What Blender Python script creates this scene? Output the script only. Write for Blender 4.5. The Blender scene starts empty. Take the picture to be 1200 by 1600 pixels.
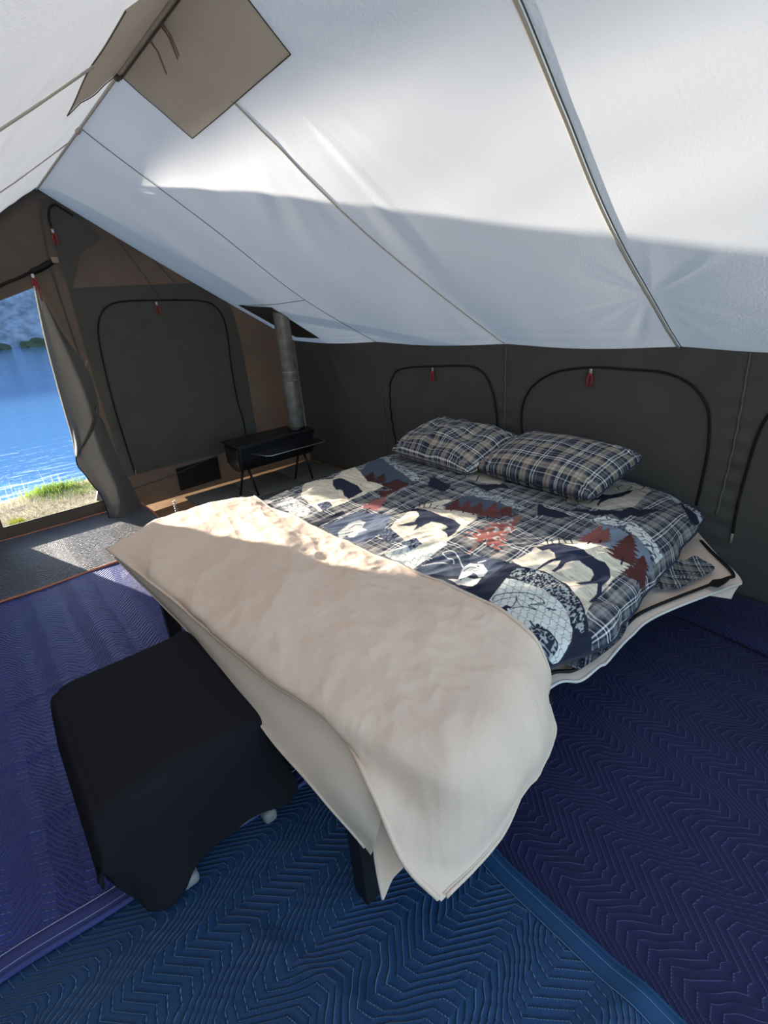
import bpy, bmesh, math, random
import numpy as np
from mathutils import Matrix, Vector
SC = bpy.context.scene
# ------------------------------------------------------------------ camera
cam_d = bpy.data.cameras.new('camera'); cam = bpy.data.objects.new('camera', cam_d)
SC.collection.objects.link(cam); SC.camera = cam
cam_d.sensor_fit = 'HORIZONTAL'; cam_d.sensor_width = 36.0
cam_d.lens = 783.46 / 1200 * 36.0
cam_d.clip_start = 0.05; cam_d.clip_end = 1000
_r = (0.647021, 0.759085, -0.071787); _u = (-0.253808, 0.303201, 0.918504); _f = (-0.718989, 0.576072, -0.388840)
cam.matrix_world = Matrix(((_r[0], _u[0], -_f[0], 4.840), (_r[1], _u[1], -_f[1], -2.862), (_r[2], _u[2], -_f[2], 1.600), (0, 0, 0, 1)))
# ------------------------------------------------------------------ sky, sun, exposure
SUNDIR = Vector((-1.0, -0.31, 0.295)).normalized()
world = bpy.data.worlds.new('world'); SC.world = world; world.use_nodes = True
wn = world.node_tree; wn.nodes.clear()
sky = wn.nodes.new('ShaderNodeTexSky'); sky.sky_type = 'NISHITA'; sky.sun_disc = False
sky.sun_elevation = math.asin(SUNDIR.z); sky.sun_rotation = math.atan2(SUNDIR.x, SUNDIR.y)
sky.air_density = 1.0; sky.dust_density = 0.6; sky.ozone_density = 2.2
bg = wn.nodes.new('ShaderNodeBackground'); wo = wn.nodes.new('ShaderNodeOutputWorld')
bg.inputs['Strength'].default_value = 0.46
wn.links.new(sky.outputs[0], bg.inputs[0]); wn.links.new(bg.outputs[0], wo.inputs[0])
sd = bpy.data.lights.new('sun', 'SUN'); sd.energy = 12.5; sd.angle = math.radians(0.53); sd.color = (1.0, 0.91, 0.80)
sun = bpy.data.objects.new('sun', sd); SC.collection.objects.link(sun)
sun.rotation_euler = SUNDIR.to_track_quat('Z', 'Y').to_euler()
# added spot lamp stands in for the sun's pond reflection on the roof
gd = bpy.data.lights.new('pond_glint_standin', 'SPOT'); gd.energy = 10500.0; gd.color = (1.0, 0.93, 0.85); gd.shadow_soft_size = 0.05; gd.spot_size = math.radians(26.5); gd.spot_blend = 0.3
gd.use_nodes = True; _g = gd.node_tree; _e = _g.nodes['Emission']                    # noise in the lamp's strength imitates the soft bands of water ripples
_t = _g.nodes.new('ShaderNodeTexCoord'); _m = _g.nodes.new('ShaderNodeMapping'); _m.inputs['Scale'].default_value = (4.0, 22.0, 22.0); _m.inputs['Rotation'].default_value[2] = 0.12
_n = _g.nodes.new('ShaderNodeTexNoise'); _n.inputs['Scale'].default_value = 1.3; _n.inputs['Detail'].default_value = 2.0
_r = _g.nodes.new('ShaderNodeMapRange'); _r.inputs[1].default_value = 0.3; _r.inputs[2].default_value = 0.7; _r.inputs[3].default_value = 0.55; _r.inputs[4].default_value = 1.15
_g.links.new(_t.outputs['Normal'], _m.inputs[0]); _g.links.new(_m.outputs[0], _n.inputs['Vector']); _g.links.new(_n.outputs['Fac'], _r.inputs[0]); _g.links.new(_r.outputs[0], _e.inputs['Strength'])
glint = bpy.data.objects.new('pond_glint_standin', gd); SC.collection.objects.link(glint); glint.location = (-6.0, -4.62, -0.2)
glint.rotation_euler = Vector((1.0, 0.535, 0.130)).to_track_quat('-Z', 'Y').to_euler()
SC.view_settings.view_transform = 'Standard'; SC.view_settings.look = 'None'
SC.view_settings.exposure = 0.30; SC.view_settings.gamma = 1.0; SC.view_settings.use_curve_mapping = False
SC.cycles.max_bounces = 10; SC.cycles.transmission_bounces = 8; SC.cycles.diffuse_bounces = 6

# ------------------------------------------------------------------ tent dimensions (metres)
RY, RZ, HE = -1.973, 2.525, 1.273       # ridge y, ridge z, eave z
NEARY, FX = -3.946, 5.40                # near side wall, front wall
rng = np.random.default_rng(7)
random.seed(7)

# SURF BEGIN
_tab = np.random.default_rng(11).random((256, 256))
def vnoise(x, y, seed=0):
    x = np.asarray(x, float) + seed * 17.31; y = np.asarray(y, float) + seed * 9.77
    xi = np.floor(x).astype(int); yi = np.floor(y).astype(int); fx = x - xi; fy = y - yi
    fx = fx * fx * (3 - 2 * fx); fy = fy * fy * (3 - 2 * fy)
    a = _tab[xi % 256, yi % 256]; b = _tab[(xi + 1) % 256, yi % 256]
    c = _tab[xi % 256, (yi + 1) % 256]; d = _tab[(xi + 1) % 256, (yi + 1) % 256]
    return (a * (1 - fx) + b * fx) * (1 - fy) + (c * (1 - fx) + d * fx) * fy - 0.5
def fbm(x, y, seed=0, o=3):
    s = 0; a = 1.0
    for k in range(o):
        s = s + a * vnoise(x * 2 ** k, y * 2 ** k, seed + k * 3); a *= 0.5
    return s
def ridge_n(x, y, seed=0, o=3):          # sharp crests, for creases
    s = 0; a = 1.0
    for k in range(o):
        s = s + a * (0.35 - np.abs(vnoise(x * 2 ** k, y * 2 ** k, seed + 5 * k)) * 1.6); a *= 0.5
    return s
def sstep(a, b, x):
    t = np.clip((np.asarray(x, float) - a) / (b - a), 0, 1); return t * t * (3 - 2 * t)
def catmull(P, n):                       # P (k, ...) -> (n, ...)
    P = np.asarray(P, float); k = len(P)
    if k == 2:
        t = np.linspace(0, 1, n).reshape((-1,) + (1,) * (P.ndim - 1)); return P[0] * (1 - t) + P[1] * t
    t = np.linspace(0, k - 1 - 1e-9, n); i = t.astype(int); f = (t - i).reshape((-1,) + (1,) * (P.ndim - 1))
    Q = np.concatenate([[2 * P[0] - P[1]], P, [2 * P[-1] - P[-2]]])
    a, b, c, d = Q[i], Q[i + 1], Q[i + 2], Q[i + 3]
    return 0.5 * ((2 * b) + (c - a) * f + (2 * a - 5 * b + 4 * c - d) * f * f + (3 * b - a - 3 * c + d) * f ** 3)
def net(rows, nr, nc):
    rows = [catmull(r, nc) for r in rows]
    return catmull(np.array(rows), nr)
def normals(P):
    a = np.gradient(P, axis=0); b = np.gradient(P, axis=1)
    n = np.cross(a, b); l = np.linalg.norm(n, axis=-1, keepdims=True) + 1e-12
    n = n / l
    if n[..., 2].mean() < 0: n = -n
    return n
def comforter_surface(nt, ns):
    def row(y, top, hx, hz, edge=0.50, lift=0.0, dy=0.0):
        return [(2.02, y, edge - 0.06), (2.10, y, edge + 0.03), (2.35, y, top - 0.015), (2.8, y, top), (3.3, y, top + 0.004), (3.75, y, top - 0.008),
                (3.98, y - dy * 0.4, top - 0.035), (hx - 0.035, y - dy * 0.8, (top + hz) / 2 - 0.005), (hx, y - dy, hz)]
    rows = [row(-0.12, 0.56, 4.10, 0.50, 0.50, dy=0.16), row(-0.32, 0.585, 4.11, 0.46, 0.5, dy=0.16), row(-0.62, 0.60, 4.12, 0.43, 0.51, dy=0.06), row(-0.95, 0.605, 4.15, 0.435, 0.50),
            row(-1.25, 0.60, 4.20, 0.445, 0.50), row(-1.48, 0.59, 4.20, 0.455, 0.49), row(-1.66, 0.575, 4.13, 0.455, 0.48), row(-2.0, 0.55, 4.06, 0.45, 0.47)]
    P = net(rows, nt, ns)
    x, y = P[..., 0], P[..., 1]
    # arclength coordinates
    dx = np.linalg.norm(np.diff(P, axis=1), axis=-1); sx = np.concatenate([np.zeros((nt, 1)), np.cumsum(dx, axis=1)], axis=1)
    U = np.stack([sx + 2.02, -y], axis=-1)
    N = normals(P)
    a, b = math.cos(math.radians(62)), math.sin(math.radians(62))
    along = x * a + y * b; across = -x * b + y * a
    r = 0.021 * ridge_n(across * 5.5 + 0.8 * vnoise(x * 3, y * 3, 9), along * 1.6, 2, 3)
    r += 0.0075 * ridge_n(across * 17 + vnoise(x * 5, y * 5, 4), along * 4.5, 12, 2) + 0.016 * fbm(x * 4.2, y * 4.2, 5, 2) + 0.004 * fbm(x * 16, y * 16, 8, 2)
    k = sstep(-0.55, -1.2, y)
    r = r * (0.55 + 0.55 * k)
    # long puckers near the right drop
    r += 0.008 * np.sin(y * 26 + 3 * vnoise(x * 3, y * 5, 3)) * sstep(3.95, 4.15, x) 
    return P + N * r[..., None], U
# SURF END

# ------------------------------------------------------------------ helpers
def link(o, parent=None):
    SC.collection.objects.link(o)
    if parent is not None: o.parent = parent
    return o
def tag(o, label=None, cat=None, group=None, kind=None):
    if label: o['label'] = label
    if cat: o['category'] = cat
    if group: o['group'] = group
    if kind: o['kind'] = kind
    return o
def empty(name, loc, label, cat, group=None):
    o = bpy.data.objects.new(name, None); o.empty_display_size = 0.05; o.location = loc; link(o)
    bpy.context.view_layer.update()
    return tag(o, label, cat, group)
def mesh_obj(name, verts, faces, mat=None, parent=None, smooth=False, uv=None, col=None):
    me = bpy.data.meshes.new(name)
    verts = np.asarray(verts, np.float32); F = np.asarray(faces, np.int32) if not isinstance(faces, list) else None
    if F is not None:
        me.vertices.add(len(verts)); me.vertices.foreach_set('co', verts.ravel())
        me.loops.add(F.size); me.loops.foreach_set('vertex_index', F.ravel())
        me.polygons.add(len(F)); me.polygons.foreach_set('loop_start', np.arange(0, F.size, F.shape[1], dtype=np.int32))
        me.update(calc_edges=True)
    else:
        me.from_pydata([tuple(map(float, v)) for v in verts], [], faces); me.update()
    if smooth: me.polygons.foreach_set('use_smooth', [True] * len(me.polygons))
    if uv is not None:
        l = me.uv_layers.new(name='UVMap'); li = np.zeros(len(me.loops), np.int32); me.loops.foreach_get('vertex_index', li)
        l.data.foreach_set('uv', np.asarray(uv, np.float32).reshape(-1, 2)[li].ravel())
    if col is not None:
        ca = me.color_attributes.new('print', 'FLOAT_COLOR', 'POINT')
        c4 = np.ones((len(verts), 4), np.float32); c4[:, :3] = np.asarray(col, np.float32).reshape(-1, 3); ca.data.foreach_set('color', c4.ravel())
    if mat: me.materials.append(mat)
    o = bpy.data.objects.new(name, me)
    if parent is not None:
        me.transform(Matrix.Translation(-Vector(parent.matrix_world.translation)))
    return link(o, parent)
def grid_faces(n, m, flip=False):
    i = np.arange(n - 1)[:, None] * m + np.arange(m - 1)[None, :]
    f = np.stack([i, i + 1, i + m + 1, i + m], -1).reshape(-1, 4)
    return f[:, ::-1].copy() if flip else f
def grid_obj(name, P, mat, parent=None, uv=None, col=None, flip=False, smooth=True):
    n, m = P.shape[:2]
    return mesh_obj(name, P.reshape(-1, 3), grid_faces(n, m, flip), mat, parent, smooth, uv=None if uv is None else uv.reshape(-1, 2), col=None if col is None else col.reshape(-1, 3))
def thick_grid(name, P, mat, th, parent=None, uv=None, flip=False):      # closed cloth slab
    n, m = P.shape[:2]; N = normals(P); Q = P - N * th
    V = np.concatenate([P.reshape(-1, 3), Q.reshape(-1, 3)])
    F = [grid_faces(n, m), grid_faces(n, m, True) + n * m]
    idx = np.arange(n * m).reshape(n, m); loop = np.concatenate([idx[0, :], idx[1:, -1], idx[-1, -2::-1], idx[-2:0:-1, 0]])
    l2 = np.roll(loop, -1); F.append(np.stack([l2, loop, loop + n * m, l2 + n * m], -1))
    U = None
    if uv is not None: U = np.concatenate([uv.reshape(-1, 2)] * 2)
    return mesh_obj(name, V, np.concatenate(F), mat, parent, True, uv=U)
def tube(name, pts, rad, mat, parent=None, seg=8, flat=None):
    pts = np.asarray(pts, float)
    T = np.gradient(pts, axis=0); T /= np.linalg.norm(T, axis=1, keepdims=True) + 1e-12
    ref = np.array([0.31, 0.22, 0.93]) if abs(T[:, 2]).mean() < 0.8 else np.array([0.9, 0.3, 0.1])
    V = []
    rr = np.broadcast_to(rad, (len(pts),))
    for p, t, r in zip(pts, T, rr):
        a = np.cross(t, ref); a /= np.linalg.norm(a); b = np.cross(t, a)
        for k in range(seg):
            th = 2 * math.pi * k / seg; V.append(p + r * (math.cos(th) * a + math.sin(th) * b))
    F = []
    n = len(pts)
    for i in range(n - 1):
        for k in range(seg):
            k2 = (k + 1) % seg; F.append((i * seg + k, i * seg + k2, (i + 1) * seg + k2, (i + 1) * seg + k))
    F.append(tuple(range(seg))[::-1]); F.append(tuple((n - 1) * seg + k for k in range(seg)))
    return mesh_obj(name, V, F, mat, parent, True)
def ribbon(name, pts, width, wdir, ndir, mat, parent=None, th=0.002):     # flat strip along pts
    pts = np.asarray(pts, float); w = np.asarray(wdir, float) * width / 2; nn = np.asarray(ndir, float) * th
    V = []; F = []
    for p in pts: V += [p - w, p + w, p + w + nn, p - w + nn]
    for i in range(len(pts) - 1):
        for k in range(4):
            F.append((4 * i + k, 4 * i + (k + 1) % 4, 4 * i + 4 + (k + 1) % 4, 4 * i + 4 + k))
    F.append((3, 2, 1, 0)); e = 4 * (len(pts) - 1); F.append((e, e + 1, e + 2, e + 3))
    return mesh_obj(name, V, F, mat, parent)
def box(name, lo, hi, mat, parent=None, bev=0.0, seg=2):
    bm = bmesh.new(); bmesh.ops.create_cube(bm, size=1)
    for v in bm.verts:
        v.co = Vector([(lo[k] + hi[k]) / 2 + v.co[k] * (hi[k] - lo[k]) for k in range(3)])
    if bev: bmesh.ops.bevel(bm, geom=bm.edges[:], offset=bev, segments=seg, affect='EDGES', profile=0.6)
    me = bpy.data.meshes.new(name); bm.to_mesh(me); bm.free(); me.materials.append(mat)
    if parent is not None: me.transform(Matrix.Translation(-Vector(parent.matrix_world.translation)))
    if bev: me.polygons.foreach_set('use_smooth', [True] * len(me.polygons)); 
    o = bpy.data.objects.new(name, me); link(o, parent)
    return o
def curve_pts(P, n): return catmull(np.array(P, float), n)

# ------------------------------------------------------------------ materials
def mat(name, col, rough=0.9, var=0.0, vscale=6.0, bump=0.0, bscale=400.0, trans=0.0, tcol=None, metal=0.0, spec=0.3, weave=False, sheen=0.0, crease=0.0, crscale=3.0, coldark=None):
    m = bpy.data.materials.new(name); m.use_nodes = True; nt = m.node_tree; N = nt.nodes; L = nt.links
    p = N['Principled BSDF']; out = N['Material Output']
    p.inputs['Roughness'].default_value = rough; p.inputs['Metallic'].default_value = metal
    p.inputs['Specular IOR Level'].default_value = spec
    p.inputs['Sheen Weight'].default_value = sheen
    tc = N.new('ShaderNodeTexCoord'); geo = N.new('ShaderNodeNewGeometry'); pos = geo.outputs['Position']
    colsock = None
    if var:
        nz = N.new('ShaderNodeTexNoise'); nz.inputs['Scale'].default_value = vscale; nz.inputs['Detail'].default_value = 6
        L.new(pos, nz.inputs['Vector'])
        mx = N.new('ShaderNodeMix'); mx.data_type = 'RGBA'
        mp = N.new('ShaderNodeMapRange'); mp.inputs[1].default_value = 0.3; mp.inputs[2].default_value = 0.7
        L.new(nz.outputs['Fac'], mp.inputs[0]); L.new(mp.outputs[0], mx.inputs['Factor'])
        d = coldark or tuple(c * (1 - var) for c in col)
        mx.inputs['A'].default_value = (*d, 1); mx.inputs['B'].default_value = (*[min(1, c * (1 + var * 0.4)) for c in col], 1)
        colsock = mx.outputs['Result']; L.new(colsock, p.inputs['Base Color'])
    else: p.inputs['Base Color'].default_value = (*col, 1)
    h = None
    if bump:
        nb = N.new('ShaderNodeTexNoise'); nb.inputs['Scale'].default_value = bscale; nb.inputs['Detail'].default_value = 3; L.new(pos, nb.inputs['Vector'])
        bp = N.new('ShaderNodeBump'); bp.inputs['Strength'].default_value = min(1, bump); bp.inputs['Distance'].default_value = 0.0015
        L.new(nb.outputs['Fac'], bp.inputs['Height']); h = bp
        if crease:
            n2 = N.new('ShaderNodeTexNoise'); n2.inputs['Scale'].default_value = crscale; n2.inputs['Detail'].default_value = 4; n2.inputs['Distortion'].default_value = 0.3; L.new(pos, n2.inputs['Vector'])
            b2 = N.new('ShaderNodeBump'); b2.inputs['Strength'].default_value = 1.0; b2.inputs['Distance'].default_value = crease
            L.new(n2.outputs['Fac'], b2.inputs['Height']); L.new(bp.outputs['Normal'], b2.inputs['Normal']); h = b2
        L.new(h.outputs['Normal'], p.inputs['Normal'])
    if trans:
        t = N.new('ShaderNodeBsdfTranslucent'); t.inputs['Color'].default_value = (*(tcol or col), 1)
        if colsock is not None and tcol is None: L.new(colsock, t.inputs['Color'])
        if h is not None: L.new(h.outputs['Normal'], t.inputs['Normal'])
        ms = N.new('ShaderNodeMixShader'); ms.inputs[0].default_value = trans
        L.new(p.outputs[0], ms.inputs[1]); L.new(t.outputs[0], ms.inputs[2]); L.new(ms.outputs[0], out.inputs['Surface'])
    return m
def attr_mat(name, rough=0.85, bump=0.3, sheen=0.0):
    m = mat(name, (0.5, 0.5, 0.5), rough, bump=bump, bscale=900, sheen=sheen); nt = m.node_tree
    a = nt.nodes.new('ShaderNodeAttribute'); a.attribute_name = 'print'; nt.links.new(a.outputs['Color'], nt.nodes['Principled BSDF'].inputs['Base Color'])
    return m
def quilt_mat(name, col, thread, spacing=0.032, period=0.20, amp=0.055, rough=0.6, depth=0.0025, rot=0.0, sheen=0.1, warp=0.012, spec=0.3):
    """moving blanket: nested zigzag stitching pulled into a puffy surface"""
    m = bpy.data.materials.new(name); m.use_nodes = True; nt = m.node_tree; N = nt.nodes; L = nt.links; p = N['Principled BSDF']
    p.inputs['Roughness'].default_value = rough; p.inputs['Sheen Weight'].default_value = sheen; p.inputs['Specular IOR Level'].default_value = spec
    uv = N.new('ShaderNodeUVMap'); uv.uv_map = 'UVMap'
    mp = N.new('ShaderNodeMapping'); mp.inputs['Rotation'].default_value[2] = rot; L.new(uv.outputs[0], mp.inputs[0])
    nz = N.new('ShaderNodeTexNoise'); nz.inputs['Scale'].default_value = 5; L.new(mp.outputs[0], nz.inputs['Vector'])
    def M(op, a, b=None, c=None):
        n = N.new('ShaderNodeMath'); n.operation = op
        for i, v in enumerate((a, b, c)):
            if v is None: continue
            if isinstance(v, (int, float)): n.inputs[i].default_value = v
            else: L.new(v, n.inputs[i])
        return n.outputs[0]
    sp = N.new('ShaderNodeSeparateXYZ'); L.new(mp.outputs[0], sp.inputs[0])
    w = M('MULTIPLY', M('SUBTRACT', nz.outputs['Fac'], 0.5), warp * 4)
    x = M('ADD', sp.outputs[0], w); y = M('ADD', sp.outputs[1], w)
    # clipped triangle wave gives flat shoulders and steep zig-zag flanks
    tri = M('PINGPONG', x, period / 2); tri = M('MULTIPLY', M('SUBTRACT', tri, period / 4), 4.0 / period)
    tri = M('MAXIMUM', M('MINIMUM', M('MULTIPLY', tri, 1.5), 1.0), -1.0)
    tri2 = M('PINGPONG', x, period * 1.6); tri2 = M('MULTIPLY', tri2, 0.35)
    ph = M('ADD', M('ADD', y, M('MULTIPLY', tri, amp)), tri2)
    q = M('DIVIDE', ph, spacing); fr = M('FRACT', M('ADD', q, 100.0)); d = M('ABSOLUTE', M('SUBTRACT', fr, 0.5))   # 0.5 on the stitch line
    puff = M('SUBTRACT', 1.0, M('POWER', M('MULTIPLY', d, 2.0), 3.0))
    ln = M('GREATER_THAN', d, 0.457)
    dash = M('GREATER_THAN', M('FRACT', M('MULTIPLY', M('ADD', x, y), 95.0)), 0.35)
    ln = M('MULTIPLY', ln, dash)
    mx = N.new('ShaderNodeMix'); mx.data_type = 'RGBA'; L.new(ln, mx.inputs['Factor'])
    n3 = N.new('ShaderNodeTexNoise'); n3.inputs['Scale'].default_value = 3.5; n3.inputs['Detail'].default_value = 4; L.new(uv.outputs[0], n3.inputs['Vector'])
    mc = N.new('ShaderNodeMix'); mc.data_type = 'RGBA'; L.new(n3.outputs['Fac'], mc.inputs['Factor'])
    mc.inputs['A'].default_value = (*[c * 0.8 for c in col], 1); mc.inputs['B'].default_value = (*[c * 1.2 for c in col], 1)
    L.new(mc.outputs['Result'], mx.inputs['A']); mx.inputs['B'].default_value = (*thread, 1)
    L.new(mx.outputs['Result'], p.inputs['Base Color'])
    n2 = N.new('ShaderNodeTexNoise'); n2.inputs['Scale'].default_value = 40; n2.inputs['Detail'].default_value = 3; L.new(mp.outputs[0], n2.inputs['Vector'])
    # small puckers across the rows
    hh = M('ADD', puff, M('MULTIPLY', n2.outputs['Fac'], 0.8))
    bp = N.new('ShaderNodeBump'); bp.inputs['Strength'].default_value = 1.0; bp.inputs['Distance'].default_value = depth
    L.new(hh, bp.inputs['Height']); L.new(bp.outputs['Normal'], p.inputs['Normal'])
    return m
M_ROOF = mat('white roof canvas', (0.74, 0.73, 0.71), 0.9, var=0.04, vscale=3, bump=1.0, bscale=90, trans=0.20, tcol=(0.80, 0.79, 0.76))
M_SEAM = mat('roof seam tape', (0.50, 0.46, 0.39), 0.9, bump=0.3)
M_SEAMD = mat('roof stitch line', (0.10, 0.09, 0.08), 0.9)
M_PATCH = mat('reinforcing canvas', (0.62, 0.56, 0.46), 0.9, var=0.05, bump=0.4, trans=0.12, crease=0.01, crscale=3)
M_BROWN = mat('brown wall canvas', (0.105, 0.088, 0.072), 0.95, var=0.12, vscale=4, bump=0.4, bscale=600, trans=0.03, tcol=(0.065, 0.043, 0.032), crease=0.01, crscale=3)
M_OLIVE = mat('dark olive doubled canvas', (0.088, 0.083, 0.073), 0.95, var=0.1, vscale=5, bump=0.4, bscale=600, crease=0.008, crscale=4)
M_DARK = mat('charcoal wall canvas', (0.085, 0.078, 0.070), 0.95, var=0.12, vscale=4, bump=0.4, bscale=600, crease=0.012, crscale=3)
M_FLAP = mat('grey green door canvas', (0.115, 0.11, 0.10), 0.9, var=0.1, bump=0.4, trans=0.05, tcol=(0.14, 0.13, 0.12), crease=0.01, crscale=5)
M_BLACK = mat('black zipper tape', (0.006, 0.006, 0.006), 0.6)
M_ZIPM = mat('zipper metal', (0.5, 0.5, 0.5), 0.35, metal=0.9)
M_RED = mat('red pull cord', (0.35, 0.035, 0.04), 0.8)
M_ORANGE = mat('orange binding', (0.62, 0.24, 0.14), 0.85, bump=0.3)
M_TAN = mat('tan plywood floor', (0.42, 0.25, 0.13), 0.7, var=0.25, vscale=8)
M_SLATE = mat('grey cement board', (0.16, 0.165, 0.155), 0.9, var=0.2, vscale=5, bump=0.3)
M_STOVE = mat('black painted stove steel', (0.010, 0.010, 0.011), 0.45, var=0.3, vscale=9, spec=0.5)
M_PIPE = mat('grey steel stove pipe', (0.30, 0.285, 0.26), 0.45, var=0.35, vscale=14, metal=0.45, bump=0.3, bscale=60)
M_WIRE = mat('bright wire', (0.45, 0.45, 0.45), 0.35, metal=0.9)
M_FRAME = mat('black bed frame steel', (0.008, 0.008, 0.009), 0.5, spec=0.5)
M_BEIGE = mat('beige bedroll canvas', (0.82, 0.63, 0.49), 0.9, var=0.05, vscale=3, bump=0.5, bscale=500, crease=0.018, crscale=4.5, trans=0.04)
M_BEIGE2 = mat('pale underside canvas', (0.68, 0.57, 0.46), 0.9, var=0.06, vscale=4, bump=0.4, crease=0.008)
M_TRUNKCLOTH = mat('black fleece', (0.016, 0.016, 0.020), 1.0, bump=0.8, bscale=260, spec=0.1)
M_TOTE = mat('pale grey plastic', (0.24, 0.24, 0.24), 0.5)
M_MATT = mat('white mattress ticking', (0.6, 0.58, 0.55), 0.9, bump=0.3)
M_SILL = mat('brown threshold canvas', (0.13, 0.10, 0.08), 0.9, bump=0.3)

# ------------------------------------------------------------------ roof (ceiling)
def scallop(x):                          # eave sags between the rope seams
    seams = [0.0, 1.35, 2.70, 3.78, 4.6, 5.4]
    x = np.asarray(x, float); o = np.zeros_like(x)
    for a, b in zip(seams[:-1], seams[1:]):
        t = (x - a) / (b - a); o = np.where((t >= 0) & (t <= 1), -0.020 * np.sin(np.pi * np.clip(t, 0, 1)) ** 1.2, o)
    return o
def roof_point(x, w, side):              # w 0 ridge .. 1 eave
    x = np.asarray(x, float); w = np.asarray(w, float)
    y = RY + (0 - RY) * w * (1 if side > 0 else -1)
    z = RZ + (HE - RZ) * w + scallop(x) * w ** 2
    sag = -0.022 * np.sin(np.pi * w) * (0.6 + 0.4 * np.sin(x * 2.33))
    n = np.array([0, -(HE - RZ) * (1 if side > 0 else -1), -RY]); n = n / np.linalg.norm(n)
    if side > 0:
        f = 0.010 * fbm(x * 1.6, w * 2.2, 3, 3)
        # drag folds fanning out of the reinforcing patch corner
        ax, aw = 2.95, 0.05
        ang = np.arctan2((w - aw) * 2.34, -(x - ax) * 1.0 + 1e-6); rr = np.hypot((w - aw) * 2.34, x - ax)
        f += 0.005 * vnoise(ang * 9, rr * 0.7, 4) * sstep(0.25, 0.55, rr) * (1 - sstep(0.9, 1.6, rr)) * 2
        # gathers at the eave on the right rope
        r2 = np.hypot((w - 0.80) * 2.34, x - 3.80); a2 = np.arctan2((w - 0.78) * 2.34, (x - 3.78))
        f += 0.004 * vnoise(a2 * 7, r2 * 1.5, 6) * (1 - sstep(0.25, 0.65, r2)) * sstep(0.03, 0.12, r2)
        f += 0.006 * vnoise(x * 1.2, w * 60, 8) * sstep(0.86, 0.97, w)
    else:
        f = 0.014 * ridge_n(w * 16 + x * 1.1, x * 0.8, 6, 2) * (1 - sstep(0.45, 0.9, w)) * (1 - sstep(2.7, 3.3, x)) + 0.01 * fbm(x * 2, w * 3, 2, 2)
        f = f * sstep(0.0, 0.08, w)
    f = f * sstep(0, 0.05, w) * (1 - sstep(0.97, 1.0, w)) + sag * 1.0
    return np.stack([x + 0 * w, y + n[1] * f, z + n[2] * f], -1)
def roof_grid(side, nx, nw, x0=-0.12, x1=FX + 0.12):
    X, W = np.meshgrid(np.linspace(x0, x1, nx), np.linspace(0, 1.02, nw), indexing='ij'); return roof_point(X, W, side)
ceiling = tag(grid_obj('ceiling', roof_grid(1, 400, 170), M_ROOF), 'white canvas roof slope of the wall tent, lit through from outside', kind='structure')
far = grid_obj('roof_slope', roof_grid(-1, 400, 170), M_ROOF, ceiling, flip=True); far['label'] = 'creased left slope of the white canvas roof'
IN_R = np.array([0, (HE - RZ), RY]); IN_R = IN_R / np.linalg.norm(IN_R)   # inward normal of the right slope
IN_R = np.array([0.0, -0.536, -0.844]); IN_L = np.array([0.0, 0.536, -0.844])
def on_roof(p, side, off):               # drop a design point onto the real surface, just inside the cloth
    w = abs((p[1] - RY) / RY); q = roof_point(p[0], np.clip(w, 0, 1.0), side); return q + (IN_R if side > 0 else IN_L) * off
def roof_line(name, pts, rad, m, side=1, off=0.004, n=60, parent=None):
    P = curve_pts(pts, n) if len(pts) > 2 else np.linspace(pts[0], pts[1], n)
    P = np.array([on_roof(p, side, off) for p in P]); return tube(name, P, rad, m, parent or ceiling, 6)
a = [(3.865,-1.530,2.244), (3.788,-0.824,1.796), (3.767,0.001,1.272)]
a = [(3.88, -1.97, 0)] + a
roof_line('roof_rope', a, 0.006, M_SEAM, off=0.008)['label'] = 'thick pale rope down the roof slope'
roof_line('roof_rope', [(p[0] + 0.012, p[1], 0) for p in a], 0.002, M_SEAMD, off=0.004)['label'] = 'dark stitched edge beside the rope'
roof_line('roof_seam', [(2.675,-1.707,2.356), (2.609,-1.148,2.001), (2.624,-0.580,1.641), (2.695,-0.019,1.285)], 0.004, M_SEAM)
roof_line('roof_seam', [(1.495,-1.976,2.528), (1.419,-1.325,2.114), (1.277,-0.607,1.658), (1.359,0.016,1.263)], 0.0022, M_SEAMD)
roof_line('roof_seam', [(1.277,-0.607,1.658), (0.795,-0.605,1.657), (0.187,-0.625,1.669)], 0.0022, M_SEAMD)
roof_line('roof_seam', [(2.72, -2.22, 0), (2.75, -2.9, 0), (2.8, -3.9, 0)], 0.004, M_SEAM, side=-1, off=0.014, n=7)
roof_line('roof_seam', [(1.33, -2.0, 0), (1.33, -3.9, 0)], 0.003, M_SEAM, side=-1, off=0.014, n=7)
# reinforcing patches by the ridge
def roof_patch(name, corners, side, m, off=0.006, n=24):
    c = np.array(corners, float)[:, :2]; G = []
    for i in np.linspace(0, 1, n):
        r = []
        for j in np.linspace(0, 1, n):
            p = (c[0] * (1 - j) + c[1] * j) * (1 - i) + (c[3] * (1 - j) + c[2] * j) * i; r.append(on_roof(p, side, off))
        G.append(r)
    return grid_obj(name, np.array(G), m, ceiling)
roof_patch('reinforcing_patch', [(2.24, -1.965), (2.21, -1.69), (3.12, -1.71), (3.16, -1.965)], 1, M_PATCH)['label'] = 'tan reinforcing patch on the right roof slope'
roof_patch('reinforcing_patch', [(2.24, -1.98), (2.15, -2.19), (3.13, -2.235), (3.16, -1.98)], -1, M_PATCH)['label'] = 'tan reinforcing patch on the left roof slope'
for e in ([(2.24, -1.96, 0), (2.21, -1.69, 0)], [(2.21, -1.69, 0), (3.12, -1.71, 0)], [(3.12, -1.71, 0), (3.16, -1.96, 0)]): roof_line('patch_hem', e, 0.002, M_SEAMD, off=0.009)
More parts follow.
